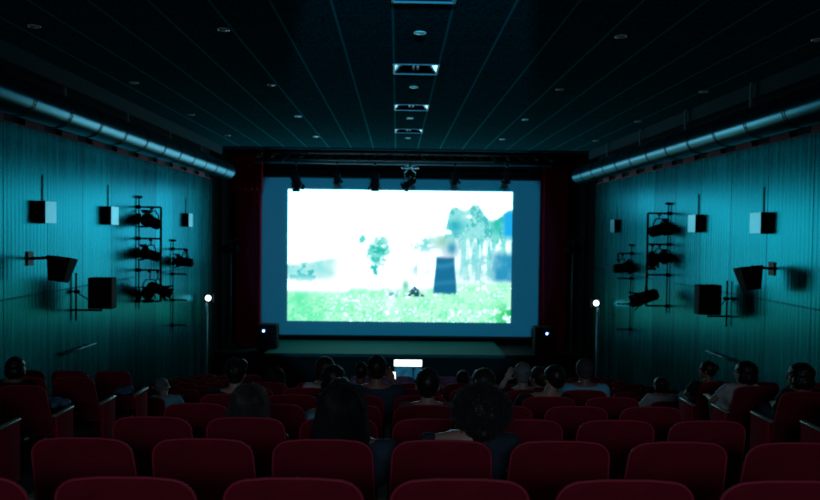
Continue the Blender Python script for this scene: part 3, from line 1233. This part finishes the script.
def make_seat(label, group, first_in_row):
    t = thing('theater_chair', label, 'seat', (0, 0, 0), 0, group)
    bm = bmesh.new()
    rings = []
    for y, ins in ((0.0, 0.010), (0.005, 0.003), (0.014, 0.0), (0.026, 0.004), (0.042, 0.022), (0.062, 0.06), (0.085, 0.11), (0.09, 0.16)):
        rings.append([(x, y, z) for x, z in back_outline(ins)])
    loft(bm, rings)
    bmesh.ops.transform(bm, matrix=TILT, verts=bm.verts[:])
    obj('backrest', bm, M_red, t, True)
    bm = bmesh.new()
    tube(bm, [(x, 0.012, z) for x, z in back_outline(-0.002)], 0.0055, 6, closed=True)
    bmesh.ops.transform(bm, matrix=TILT, verts=bm.verts[:])
    obj('piping', bm, M_piping, t, True)
    bm = bmesh.new()
    bx(bm, -0.235, 0.235, 0.18, 0.60, 0.36, 0.46, bevel=0.035)
    obj('seat_cushion', bm, M_red, t, True)

    def arm(sx):
        x = sx * 0.2775
        bm = bmesh.new()
        bx(bm, x - 0.026, x + 0.026, 0.10, 0.50, 0.545, 0.575, bevel=0.012)
        obj('armrest', bm, M_wood, t, True)
        bm = bmesh.new()
        bx(bm, x - 0.020, x + 0.020, 0.14, 0.49, 0.0, 0.55, bevel=0.012)
        obj('side_panel', bm, M_panel, t, True)
    arm(1)
    if first_in_row:
        arm(-1)
    return t


PX = 0.555
XC = 0.22
CENTRE = [XC + PX * k for k in (-3, -2, -1, 0, 1, 2, 3)]
LEFT = [-3.40 - PX * 0.5 - PX * k for k in (2, 1, 0)]
RIGHT = [3.82 + PX * 0.5 + PX * k for k in (0, 1, 2)]
ORD = ['first', 'second', 'third', 'fourth', 'fifth', 'sixth', 'seventh', 'eighth', 'ninth']
SPECIAL = {
    ('rear', 'c', 1, 2): 'red seat in front of which the long dark haired woman sits',
    ('rear', 'c', 1, 3): 'red seat partly hiding the person with round curly hair',
    ('rear', 'c', 2, 1): 'red seat partly hiding the long fair haired woman',
    ('rear', 'r', 6, 0): 'red aisle seat of the person in light shirt, right side block',
    ('rear', 'r', 7, 0): 'red aisle seat behind dark bun hair, right side block',
    ('rear', 'l', 5, 2): 'red aisle seat with blue jacket beside it, left side block',
}
seat_full = seat_half = None
n_seats = 0
# seats the photograph shows nothing of are left out
HIDDEN = set()
for sec in ('rear', 'front'):
    rows = range(0, 8) if sec == 'rear' else range(0, 9)
    for n in rows:
        z = terrace_z(sec, n)
        d = row_depth(sec, n)
        for blk, xs in (('l', LEFT), ('c', CENTRE), ('r', RIGHT)):
            if sec == 'rear' and blk == 'c' and n == 7:
                continue
            for k_, x in enumerate(xs):
                dd = d + ((-0.12, 0.0, 0.18, 0.35)[n - 4] if sec == 'rear' and blk == 'l' and n >= 4 else 0.0)
                px = 397 + x * FPX / d
                if px < -26 - 60 / d or px > 880 + 60 / d:
                    continue
                if (sec, blk, n, k_) in HIDDEN:
                    continue
                half = 'rear' if sec == 'rear' else 'front'
                blkn = {'l': 'left side block', 'c': 'centre block', 'r': 'right side block'}[blk]
                lab = SPECIAL.get((sec, blk, n, k_))
                if not lab:
                    if sec == 'rear':
                        lab = 'red seat, %s, %s row from the camera, %s from left' % (blkn, ORD[n], ORD[k_])
                    else:
                        lab = 'small distant red seat, %s, %s row beyond cross aisle, %s from left' % (blkn, ORD[n], ORD[k_])
                grp = 'red cinema seats, %s %s' % ('near' if sec == 'rear' else 'far', blkn)
                first = k_ == 0
                if first and seat_full is None:
                    seat_full = make_seat(lab, grp, True)
                    seat_full.location = (x, dd, z)
                elif not first and seat_half is None:
                    seat_half = make_seat(lab, grp, False)
                    seat_half.location = (x, dd, z)
                else:
                    dup(seat_full if first else seat_half, lab, grp, (x, dd, z))
                n_seats += 1
print('seats', n_seats)

# ------------------------------------------------------------------ people
SKIN = {'light': mat('skin_light', (0.45, 0.30, 0.23), 0.5), 'mid': mat('skin_mid', (0.28, 0.16, 0.11), 0.5), 'blue': mat('skin_pale', (0.42, 0.34, 0.30), 0.45)}
HAIR = {
    'black': mat('hair_black', (0.010, 0.010, 0.010), 0.42, spec=0.35, sheen=0.08),
    'brown': mat('hair_brown', (0.028, 0.020, 0.016), 0.42, spec=0.35, sheen=0.12),
    'fair': mat('hair_fair', (0.06, 0.052, 0.04), 0.36, spec=0.6, sheen=0.15),
    'grey': mat('hair_grey', (0.20, 0.24, 0.25), 0.6, spec=0.2),
    'dark grey': mat('hair_dark_grey', (0.06, 0.065, 0.07), 0.6, spec=0.2),
    'curly': mat('hair_curly', (0.016, 0.014, 0.013), 0.4, spec=0.5, sheen=0.15),
}
STRAND = {}
for _k, _m in HAIR.items():                 # loose strands let light through from behind
    _s = _m.copy()
    _s.name = _m.name + '_strand'
    _nt, _N, _L = nodes_of(_s)
    _tr = _N.new('ShaderNodeBsdfTranslucent')
    _tr.inputs[0].default_value = (0.45, 0.60, 0.60, 1)
    _mx = _N.new('ShaderNodeMixShader')
    _mx.inputs[0].default_value = 0.45
    _L.new(_N['Principled BSDF'].outputs[0], _mx.inputs[1])
    _L.new(_tr.outputs[0], _mx.inputs[2])
    _L.new(_mx.outputs[0], _N['Material Output'].inputs[0])
    STRAND[_k] = _s

CLOTH = {}


def cloth(name, c):
    if name not in CLOTH:
        CLOTH[name] = mat('cloth_' + name, c, 0.85, bump=0.3, bscale=90)
    return CLOTH[name]


M_jeans = cloth('jeans', (0.03, 0.05, 0.10))


def lerp(a, b_, t):
    return Vector(a) * (1 - t) + Vector(b_) * t


def hand(bm, wrist, dirv, up, side, sc=1.0, curl=0.5):
    """palm, four unequal bent fingers, thumb from the side of the palm"""
    d = Vector(dirv).normalized()
    u = Vector(up)
    u = (u - d * u.dot(d)).normalized()
    s = d.cross(u).normalized() * side
    w_ = Vector(wrist)
    R = Matrix((s, d, u)).transposed()
    ell(bm, w_ + d * 0.045 * sc, (0.038 * sc, 0.052 * sc, 0.016 * sc), R, 12)
    for i, ln in enumerate((0.070, 0.078, 0.073, 0.058)):
        off = (-0.0285 + 0.019 * i) * sc
        p = w_ + d * 0.080 * sc + s * off
        a = 0.0
        prev = p
        for j, f in enumerate((0.42, 0.32, 0.26)):
            a += curl * (0.5, 0.7, 0.5)[j]
            q = prev + (d * math.cos(a) - u * math.sin(a)) * ln * f * sc
            cone(bm, prev, q, (0.0088 - 0.0008 * j) * sc, (0.0082 - 0.0008 * j) * sc, 8)
            prev = q
    p = w_ + d * 0.025 * sc - s * 0.03 * sc
    q = p + (d * 0.6 - s * 0.75 - u * 0.2).normalized() * 0.035 * sc
    cone(bm, p, q, 0.012 * sc, 0.0105 * sc, 8)
    q2 = q + (d * 0.85 - s * 0.2 - u * 0.4).normalized() * 0.03 * sc
    cone(bm, q, q2, 0.0105 * sc, 0.008 * sc, 8)


def person(label, x, d_row, zf, top, yaw_=0.0, tilt=0.0, skin='mid', hair='short', hcol='black', shirt=('black', (0.01, 0.01, 0.012)),
           hy=0.20, sh_x=0.0, shw=0.175, woman=False, headscale=1.0, raise_r=None, bare=False, sleeve='short', detail=1, arm_l=None, phone=None, hl=0.30, vx=1.0, shup=0.0):
    """seated figure. origin on the terrace under the seat back; top = height of the crown above the terrace"""
    t = thing('person', label, 'person', (x, d_row, zf), 0)
    shz = top - 0.285 + shup
    sy = hy - 0.02
    hip = Vector((sh_x, 0.36, 0.545))
    chest = Vector((sh_x, sy + 0.03, shz - 0.11))
    waist = lerp(hip, chest, 0.45) + Vector((0, 0.02, 0))
    neck0 = Vector((sh_x * 0.7, sy, shz + 0.01))
    k = headscale
    hc = Vector((0, hy + 0.02, top - 0.118 * k))
    wd = 0.9 if woman else 1.0
    bm = bmesh.new()
    # torso
    for s in (-1, 1):
        chain(bm, [hip + Vector((s * 0.07, 0, 0)), waist + Vector((s * 0.055, 0, 0)), chest + Vector((s * 0.075, 0, 0)), chest + Vector((s * 0.07, -0.01, 0.09))],
              [0.115, 0.095 * wd, 0.11 * wd, 0.07], 16)
        sh = Vector((sh_x + s * shw * wd, sy, shz - 0.02))
        cone(bm, neck0 + Vector((0, 0, 0.0)), sh, 0.055, 0.055 * wd, 14)
    # neck and head
    chain(bm, [neck0 + Vector((0, 0, -0.03)), lerp(neck0, hc, 0.45), hc + Vector((0, -0.01, -0.05))], [0.062 * wd, 0.053 * wd, 0.055], 16)
    RH = (Matrix.Rotation(yaw_, 3, 'Z') @ Matrix.Rotation(tilt, 3, 'Y'))

    def H(x_, y_, z_):
        return hc + RH @ (Vector((x_, y_, z_)) * k)
    ell(bm, H(0, -0.008, 0.025), (0.076 * k, 0.095 * k, 0.090 * k), RH, 24)
    ell(bm, H(0, 0.022, -0.035), (0.062 * k, 0.072 * k, 0.075 * k), RH, 20)
    ell(bm, H(0, 0.058, -0.085), (0.032 * k, 0.030 * k, 0.026 * k), RH, 14)
    cone(bm, H(0, 0.088, 0.012), H(0, 0.112, -0.026), 0.009 * k, 0.015 * k, 10)
    for s in (-1, 1):
        ell(bm, H(s * 0.03, 0.080, 0.030), (0.024 * k, 0.014 * k, 0.009 * k), RH, 10)      # brows
        ell(bm, H(s * 0.031, 0.079, 0.008), (0.013 * k, 0.012 * k, 0.009 * k), RH, 10)     # eyes
        ell(bm, H(s * 0.045, 0.055, -0.025), (0.022 * k, 0.025 * k, 0.02 * k), RH, 10)     # cheeks
        ell(bm, H(s * 0.080, -0.005, -0.005), (0.009 * k, 0.019 * k, 0.030 * k), RH @ Matrix.Rotation(s * 0.35, 3, 'Z'), 12)   # ears
    ell(bm, H(0, 0.090, -0.055), (0.023 * k, 0.011 * k, 0.006 * k), RH, 10)
    ell(bm, H(0, 0.089, -0.065), (0.019 * k, 0.011 * k, 0.007 * k), RH, 10)
    # legs
    legs = []
    for s in (-1, 1):
        h0 = hip + Vector((s * 0.085, 0.02, -0.005))
        kn = Vector((sh_x * 0.5 + s * 0.115, 0.68, 0.545))
        an = Vector((sh_x * 0.5 + s * 0.115, 0.585, 0.09))
        legs.append((h0, kn, an))
        chain(bm, [h0, kn], [0.085, 0.060], 14)
        chain(bm, [kn, lerp(kn, an, 0.35) + Vector((0, -0.015, 0)), an], [0.058, 0.055, 0.036], 14)
        chain(bm, [an + Vector((0, -0.02, -0.05)), an + Vector((0, 0.10, -0.062))], [0.035, 0.026], 12)
    # arms
    arms = []
    for s in (-1, 1):
        sh = Vector((sh_x + s * shw * wd, sy, shz - 0.02))
        if s == 1 and raise_r:
            el, wr = (Vector(q) for q in raise_r)
        elif s == -1 and arm_l:
            el, wr = (Vector(q) for q in arm_l)
        else:
            el = Vector((sh_x + s * 0.235 * wd, sy + 0.10, max(0.67, shz - 0.28)))
            wr = Vector((sh_x + s * 0.13, sy + 0.30, 0.665))
        arms.append((sh, el, wr))
        chain(bm, [sh, lerp(sh, el, 0.5), el], [0.052 * wd, 0.046 * wd, 0.038 * wd], 12)
        chain(bm, [el, lerp(el, wr, 0.35), wr], [0.038 * wd, 0.038 * wd, 0.024], 12)
        if (s == 1 and raise_r) or (s == -1 and arm_l):
            hand(bm, wr, (wr - el), (-0.2, 0, 1) if (wr - el).z < 0.1 else (0, -1, 0.2), s, 1.0, 0.5)
        else:
            hand(bm, wr, (wr - el) + Vector((0, 0, -0.04)), (0, 0, 1), s, 1.0, 0.45)
    body = remeshed('body', bm, SKIN[skin], t, 0.0075 * (1 + (vx - 1) * 0.5), 2)
    # clothes
    if shirt:
        m = cloth(*shirt)
        e = 0.014
        bm = bmesh.new()
        for s, (sh, el, wr) in zip((-1, 1), arms):
            chain(bm, [hip + Vector((s * 0.07, 0, 0.02)), waist + Vector((s * 0.055, 0, 0)), chest + Vector((s * 0.075, 0, 0)), chest + Vector((s * 0.07, -0.01, 0.07))],
                  [0.115 + e, 0.097 * wd + e, 0.11 * wd + e, 0.07 + e], 16)
            if not (bare and s == -1):
                cone(bm, neck0 + Vector((0, 0, -0.035)), sh, 0.055 + e, 0.052 * wd + e, 14)
            tube(bm, [sh, lerp(sh, el, 0.62)], [0.054 * wd + e, 0.048 * wd + e], 14)
            ell(bm, sh, 0.053 * wd + e, seg=14)
            if sleeve == 'long':
                tube(bm, [lerp(sh, el, 0.5), el], [0.048 * wd + e, 0.042 * wd + e], 14)
                ell(bm, el, 0.041 * wd + e, seg=12)
                tube(bm, [el, lerp(el, wr, 0.93)], [0.041 * wd + e, 0.028 + e * 0.7], 14)
        remeshed('shirt', bm, m, t, 0.009 * vx, 3, noise=0.006, nscale=0.06)
    bm = bmesh.new()
    for h0, kn, an in legs:
        chain(bm, [h0, kn], [0.097, 0.072], 14)
        chain(bm, [kn, an + Vector((0, 0, 0.04))], [0.070, 0.052], 14)
    bmv = [hip + Vector((-0.07, -0.01, -0.005)), hip + Vector((0.07, -0.01, -0.005))]
    chain(bm, bmv, [0.122, 0.122], 16)
    remeshed('trousers', bm, M_jeans, t, 0.012 * vx, 2, noise=0.005, nscale=0.07)
    # hair
    hm = HAIR[hcol]
    rnd = random.Random(sum(map(ord, label)))
    bm = bmesh.new()
    if hair in ('short', 'bald', 'quiff'):
        q = 0.010 if hair != 'bald' else 0.003
        if hair == 'bald':
            for a in range(-8, 9):
                an_ = a / 8 * 2.0
                ell(bm, H(math.sin(an_) * 0.072, -0.012 - math.cos(an_) * 0.088, -0.004), (0.014 * k, 0.014 * k, 0.032 * k), RH, 8)
        else:
            ell(bm, H(0, -0.016, 0.034), ((0.077 + q) * k, (0.094 + q) * k, (0.088 + q) * k), RH, 24)
            ell(bm, H(0, -0.040, -0.025), (0.066 * k, 0.066 * k, 0.055 * k), RH, 18)
            for s in (-1, 1):
                ell(bm, H(s * 0.068, -0.008, 0.03), (0.016 * k, 0.05 * k, 0.04 * k), RH, 12)
            if hair == 'quiff':
                ell(bm, H(-0.030, 0.02, 0.085), (0.070 * k, 0.065 * k, 0.055 * k), RH, 16)
                ell(bm, H(0.045, 0.0, 0.085), (0.060 * k, 0.06 * k, 0.050 * k), RH, 16)
                ell(bm, H(0, -0.02, 0.05), (0.100 * k, 0.10 * k, 0.075 * k), RH, 16)
        ho = remeshed('hair', bm, hm, t, 0.008, 1, noise=0.012 if hair != 'bald' else 0.004, nscale=0.015)
        if hair != 'bald':
            bm = bmesh.new()
            ns = 260 if hair == 'short' else 420
            for i in range(ns):
                th, ph = rnd.uniform(0, 2 * PI), rnd.uniform(0.0, 1.5)
                dr = Vector((math.cos(th) * math.sin(ph), math.sin(th) * math.sin(ph) - 0.15, math.cos(ph)))
                c0 = Vector((dr.x * 0.082, dr.y * 0.099 - 0.016, 0.034 + dr.z * 0.094))
                if c0.y > 0.07 and c0.z < 0.06:
                    continue
                if hair == 'quiff':
                    c0 = Vector((c0.x * 1.15, c0.y * 0.95, c0.z * 1.08))
                tip = c0 + dr * rnd.uniform(0.006, 0.016) + Vector((rnd.uniform(-.01, .01), rnd.uniform(-.01, .01), -0.004))
                tube(bm, [H(*c0), H(*lerp(c0, tip, 0.5)), H(*tip)], [0.0025, 0.002, 0.0008], 3, cap=False)
            obj('hair_strands', bm, STRAND[hcol], ho)['kind'] = 'stuff'
    elif hair == 'bun':
        ell(bm, H(0, -0.016, 0.034), (0.087 * k, 0.104 * k, 0.098 * k), RH, 24)
        ell(bm, H(0, -0.040, -0.02), (0.070 * k, 0.070 * k, 0.055 * k), RH, 18)
        ell(bm, H(0, -0.11, 0.05), (0.045 * k, 0.04 * k, 0.045 * k), RH, 14)
        remeshed('hair', bm, hm, t, 0.008, 1, noise=0.01, nscale=0.015)
    elif hair == 'bob':
        ell(bm, H(0, -0.018, 0.036), (0.100 * k, 0.112 * k, 0.098 * k), RH, 24)
        ell(bm, H(0, -0.045, -0.04), (0.102 * k, 0.085 * k, 0.085 * k), RH, 20)
        for s in (-1, 1):
            ell(bm, H(s * 0.082, -0.01, -0.04), (0.026 * k, 0.05 * k, 0.07 * k), RH, 14)
        ho = remeshed('hair', bm, hm, t, 0.008, 1, noise=0.014, nscale=0.02)
    elif hair == 'afro':
        R0 = 0.136
        cc = H(0, -0.02, 0.02)
        ell(bm, cc + Vector((0, 0, 0.004)), (R0 * 0.93, R0 * 0.93, R0 * 0.90), None, 28)
        ell(bm, cc + Vector((0, -0.03, -0.075)), (R0 * 0.66, R0 * 0.6, R0 * 0.55), None, 20)
        # keep the face clear
        ho = remeshed('hair', bm, hm, t, 0.009, 1, noise=0.030, nscale=0.020)
        bm = bmesh.new()
        for i in range(2300):
            z = rnd.uniform(-0.75, 1)
            th = rnd.uniform(0, 2 * PI)
            rr_ = math.sqrt(1 - z * z)
            dr = Vector((rr_ * math.cos(th), rr_ * math.sin(th), z))
            if dr.y > 0.55 and z < 0.35:
                continue
            shrink = 1.0 if z > -0.2 else 1.0 + (z + 0.2) * 0.25
            c0 = cc + dr * (R0 * rnd.uniform(0.84, 0.93) * shrink)
            u, v = frame_of(dr)
            ra = rnd.uniform(0.006, 0.011)
            L_ = rnd.uniform(0.012, 0.038)
            tn = rnd.uniform(0.8, 1.8)
            p0 = rnd.uniform(0, 6.28)
            nn_ = 8
            pts = []
            bend = Vector((rnd.uniform(-1, 1), rnd.uniform(-1, 1), rnd.uniform(-1, 0.4))) * 0.012
            for j in range(nn_):
                f = j / (nn_ - 1)
                pts.append(c0 + dr * L_ * f + bend * f * f + (u * math.cos(p0 + f * tn * 6.28) + v * math.sin(p0 + f * tn * 6.28)) * ra)
            tube(bm, pts, [0.0019] * (nn_ - 1) + [0.0008], 3, cap=False)
        obj('curls', bm, STRAND[hcol], ho, True)['kind'] = 'stuff'
    elif hair == 'long':
        zlow = hc.z - hl                     # where the hair ends
        cap_r = (0.104 * k, 0.112 * k, 0.102 * k)
        cc = Vector((0, -0.018, 0.030)) * k
        ell(bm, H(*(cc / k)), cap_r, RH, 24)
        wl = 0.104 if detail < 2 else 0.112
        pts = [H(0, -0.045, 0.02), H(0, -0.055, -0.07), Vector((hc.x, hc.y - 0.07, lerp(hc, (0, 0, zlow), 0.75).z)), Vector((hc.x, hc.y - 0.06, zlow + 0.02))]
        for a, b_, ra, rb in zip(pts[:-1], pts[1:], (0.9, 1.0, 1.02), (1.0, 1.02, 0.92)):
            for j in range(7):
                f = j / 6
                c = lerp(a, b_, f)
                kk = ra * (1 - f) + rb * f
                ell(bm, c, (wl * kk * k, 0.052, 0.035), None, 14)
        for s in (-1, 1):
            for j in range(6):
                f = j / 5
                ell(bm, H(s * (0.076 + 0.012 * f), -0.015 - 0.015 * f, 0.03 - 0.16 * f), (0.022, 0.05, 0.03), None, 10)
        ho = remeshed('hair', bm, hm, t, 0.009, 2, noise=0.008, nscale=0.03)
        bm = bmesh.new()
        ns = {0: 0, 1: 350, 2: 1300}[detail]
        for i in range(ns):
            az = rnd.uniform(-2.35, 2.35)       # 0 = back of the head
            rr_ = 1.0 + rnd.uniform(0.0, 0.07)
            if rnd.random() < 0.04:
                rr_ += rnd.uniform(0.03, 0.14)
            pts = []
            x0 = rnd.uniform(-0.012, 0.012)
            for el_ in (82, 62, 42, 22, 4):
                e_ = math.radians(el_)
                a2 = az * (0.35 + 0.65 * (1 - el_ / 82)) if abs(az) < 1.2 else az
                q = Vector((cap_r[0] * rr_ * math.cos(e_) * math.sin(a2), -cap_r[1] * rr_ * math.cos(e_) * math.cos(a2), cap_r[2] * rr_ * math.sin(e_))) + cc
                pts.append(hc + RH @ q)
            last = pts[-1]
            wv = rnd.uniform(0, 6.28)
            out = Vector((math.sin(az), -math.cos(az), 0))
            spread = Vector(((wl * k + 0.006) * 1.02 * math.sin(az * 0.9) * rr_, -0.07 - 0.052 * math.cos(az) * rr_, 0))
            tgt = Vector((hc.x + spread.x, min(hc.y + spread.y, hc.y + 0.01), zlow + rnd.uniform(-0.03, 0.06)))
            for j in range(1, 8):
                f = j / 7
                g = min(1, f * 2.2)
                g = g * g * (3 - 2 * g)
                q = Vector((last.x * (1 - g) + tgt.x * g, last.y * (1 - g) + tgt.y * g, last.z * (1 - f) + tgt.z * f))
                q += out * 0.004 * math.sin(wv + f * 7)
                q.x += 0.004 * math.sin(wv * 2 + f * 5)
                pts.append(q)
            tube(bm, pts, [0.0016] * (len(pts) - 1) + [0.0006], 3, cap=False)
        if ns:
            obj('hair_strands', bm, STRAND[hcol], ho, True)['kind'] = 'stuff'
        else:
            bm.free()
    return t


def seat_person(label, px, py_top, sec, n, **kw):
    """place a person in row n so that crown and lateral place agree with the photograph"""
    d = row_depth(sec, n)
    hy = kw.get('hy', 0.20)
    p = at(px, py_top, d + hy)
    zf = terrace_z(sec, n)
    return person(label, p.x, d, zf, p.z - zf - 0.012, vx=1.0 if d < 5 else 1.45, **kw)


BLK = ('black', (0.010, 0.011, 0.013))
NAVY = ('navy', (0.02, 0.05, 0.075))
BLUE = ('light_blue', (0.16, 0.66, 0.85))
WHITE_S = ('white', (0.55, 0.62, 0.65))
GREY = ('grey', (0.09, 0.10, 0.11))

seat_person('woman with long straight dark hair in dark jacket, centre foreground', 342, 386, 'rear', 1, hair='long', hcol='black', detail=2, shirt=NAVY,
            sleeve='long', woman=True, hl=0.27, sh_x=0.05, shw=0.20, headscale=1.08, hy=0.23)
seat_person('person with big round curly hair, centre foreground', 482, 389, 'rear', 1, hair='afro', hcol='curly', skin='light', shirt=('dark_blue', (0.015, 0.035, 0.055)),
            bare=True, woman=True, sh_x=-0.06, shw=0.22, hy=0.22, shup=0.045)
seat_person('woman with long fair hair, left of centre', 249, 386, 'rear', 2, hair='long', hcol='fair', detail=2, shirt=GREY, woman=True, hl=0.24, hy=0.22)
seat_person('person with tousled dark quiff behind the fair-haired woman', 235.5, 360, 'rear', 4, hair='quiff', hcol='black', shirt=BLK, skin='light')
seat_person('small dark long-haired head low in front, left of the stage', 275, 368, 'rear', 6, hair='long', detail=1, hcol='black', woman=True, shirt=BLK)
seat_person('dark-haired person in pale top below the left of the screen', 324, 357, 'rear', 5, hair='bob', hcol='brown', skin='light', shirt=WHITE_S, yaw_=0.5, woman=True)
seat_person('dark-haired person just behind the one in pale top', 334, 365, 'rear', 4, hair='bob', hcol='black', shirt=BLK, skin='light', yaw_=-0.3, headscale=1.02)
seat_person('person with brown hair and blue sleeve hidden by the dark-haired woman', 340, 378, 'rear', 3, hair='bob', hcol='brown', shirt=BLUE, skin='light', woman=True, sh_x=-0.03, tilt=0.12,
            arm_l=((-0.34, 0.26, 0.70), (-0.20, 0.42, 0.74)))
seat_person('small dark head left of the broad-shouldered man', 361, 362, 'rear', 6, hair='short', hcol='brown', shirt=NAVY, headscale=0.9)
pm = seat_person('broad-shouldered man in dark blue shirt holding a lit phone', 377, 355.5, 'rear', 4, hair='short', hcol='black', shirt=NAVY, skin='mid', shw=0.195,
                 raise_r=((0.27, 0.36, 0.70), (0.14, 0.50, 0.92)))
seat_person('short-haired man with visible neck, right of the lit phone', 428, 368.5, 'rear', 3, hair='short', hcol='black', shirt=GREY, skin='light', headscale=1.05)
seat_person('small dark head with top knot, left of the curly-haired person', 463, 370.5, 'rear', 6, hair='bun', hcol='black', shirt=BLK, woman=True, headscale=0.9)
seat_person('dark-haired head mostly hidden behind the big curly hair', 484, 368.5, 'rear', 4, hair='bob', hcol='brown', shirt=BLK, woman=True, headscale=1.05)
seat_person('grey-haired person lit blue, right of the curly-haired person', 523, 362.5, 'rear', 5, hair='short', hcol='grey', shirt=BLK, skin='blue', shw=0.17, arm_l=((-0.27, 0.30, 0.72), (-0.15, 0.33, 0.92)))
seat_person('dark-haired head between grey-haired and leaning persons', 539, 366.5, 'rear', 6, hair='short', hcol='brown', shirt=BLK, skin='light', headscale=1.1, yaw_=0.6)
seat_person('person in black with head leaning, beside the grey-haired one', 555, 365, 'rear', 4, hair='short', hcol='black', shirt=BLK, skin='light', tilt=-0.15, yaw_=0.4, shw=0.19, sh_x=-0.09)
seat_person('close-cropped man in light blue shirt, right of centre', 585, 358.5, 'rear', 5, hair='short', hcol='dark grey', shirt=BLUE, skin='mid', shw=0.19)
seat_person('man in light blue shirt seen in profile beyond the left aisle', 162, 378.5, 'front', 0, hair='short', hcol='grey', shirt=BLUE, skin='blue', yaw_=-0.8, sh_x=0.06)
seat_person('person in white shirt leaning with raised arms beyond the right aisle', 661, 377, 'front', 0, hair='bob', hcol='brown', shirt=WHITE_S, skin='light', yaw_=0.7, tilt=-0.15,
            sleeve='long', raise_r=((0.42, 0.28, 0.86), (0.52, 0.40, 0.62)), arm_l=((-0.30, 0.30, 0.70), (-0.12, 0.48, 0.78)))
seat_person('dark-haired person with face turned left, right side block', 708, 361, 'rear', 7, hair='bun', hcol='black', shirt=BLK, skin='mid', yaw_=0.9)
seat_person('woman with thick dark hair in light shirt, right side block', 746, 361, 'rear', 6, hair='bob', hcol='black', shirt=WHITE_S, skin='light', woman=True, yaw_=0.7, headscale=1.12,
            sh_x=-0.06, arm_l=((-0.34, 0.30, 0.66), (-0.30, 0.52, 0.66)))
seat_person('dark-haired person near the right edge with jeans on knees', 801, 363, 'rear', 5, hair='bob', hcol='black', shirt=BLK, skin='mid', woman=True, yaw_=0.8, headscale=1.12)
seat_person('dark round head silhouetted at the far left', 15, 357, 'rear', 6, hair='bob', hcol='black', shirt=BLK, skin='mid', headscale=1.0)

# lit phones
def lit_phone(label, px, py, y, w_, h_, tiltz=0.0):
    p = at(px, py, y)
    t = thing('phone', label, 'phone', p, tiltz, 'lit phones')
    bm = bmesh.new()
    bx(bm, -w_ / 2 - 0.004, w_ / 2 + 0.004, 0, 0.009, -h_ / 2 - 0.006, h_ / 2 + 0.006, bevel=0.003)
    obj('phone_body', bm, M_black, t)
    bm = bmesh.new()
    bx(bm, -w_ / 2, w_ / 2, -0.0015, 0.0, -h_ / 2, h_ / 2)
    obj('lit_display', bm, M_display, t)
    return t


M_display = emit('phone_display', (0.9, 1.0, 1.0), 1.6)
lit_phone('small bright phone display held up left of the glowing monitor', 392.3, 375.5, 6.72, 0.064, 0.070)

# folded clothes lying beside the left aisle armrests
for i, (x, n, lab) in enumerate(((-3.47, 5, 'crumpled light blue jacket on the armrest by the left aisle'),
                                 (-3.47, 7, 'blue-grey cloth on the farther armrest by the left aisle'))):
    d = row_depth('rear', n)
    bm = bmesh.new()
    for j in range(9):
        ell(bm, (random.uniform(-0.10, 0.06), random.uniform(0.20, 0.40), random.uniform(0.63, 0.67)), (random.uniform(.05, .09), random.uniform(.06, .1), random.uniform(.02, .04)), None, 12)
    o = remeshed('folded_jacket', bm, cloth('jacket_blue', (0.05, 0.22, 0.36)), None, 0.009, 2, noise=0.02, nscale=0.03)
    o.location = (x, d, terrace_z('rear', n))
    tag(o, lab, 'jacket', 'clothes by the left aisle')
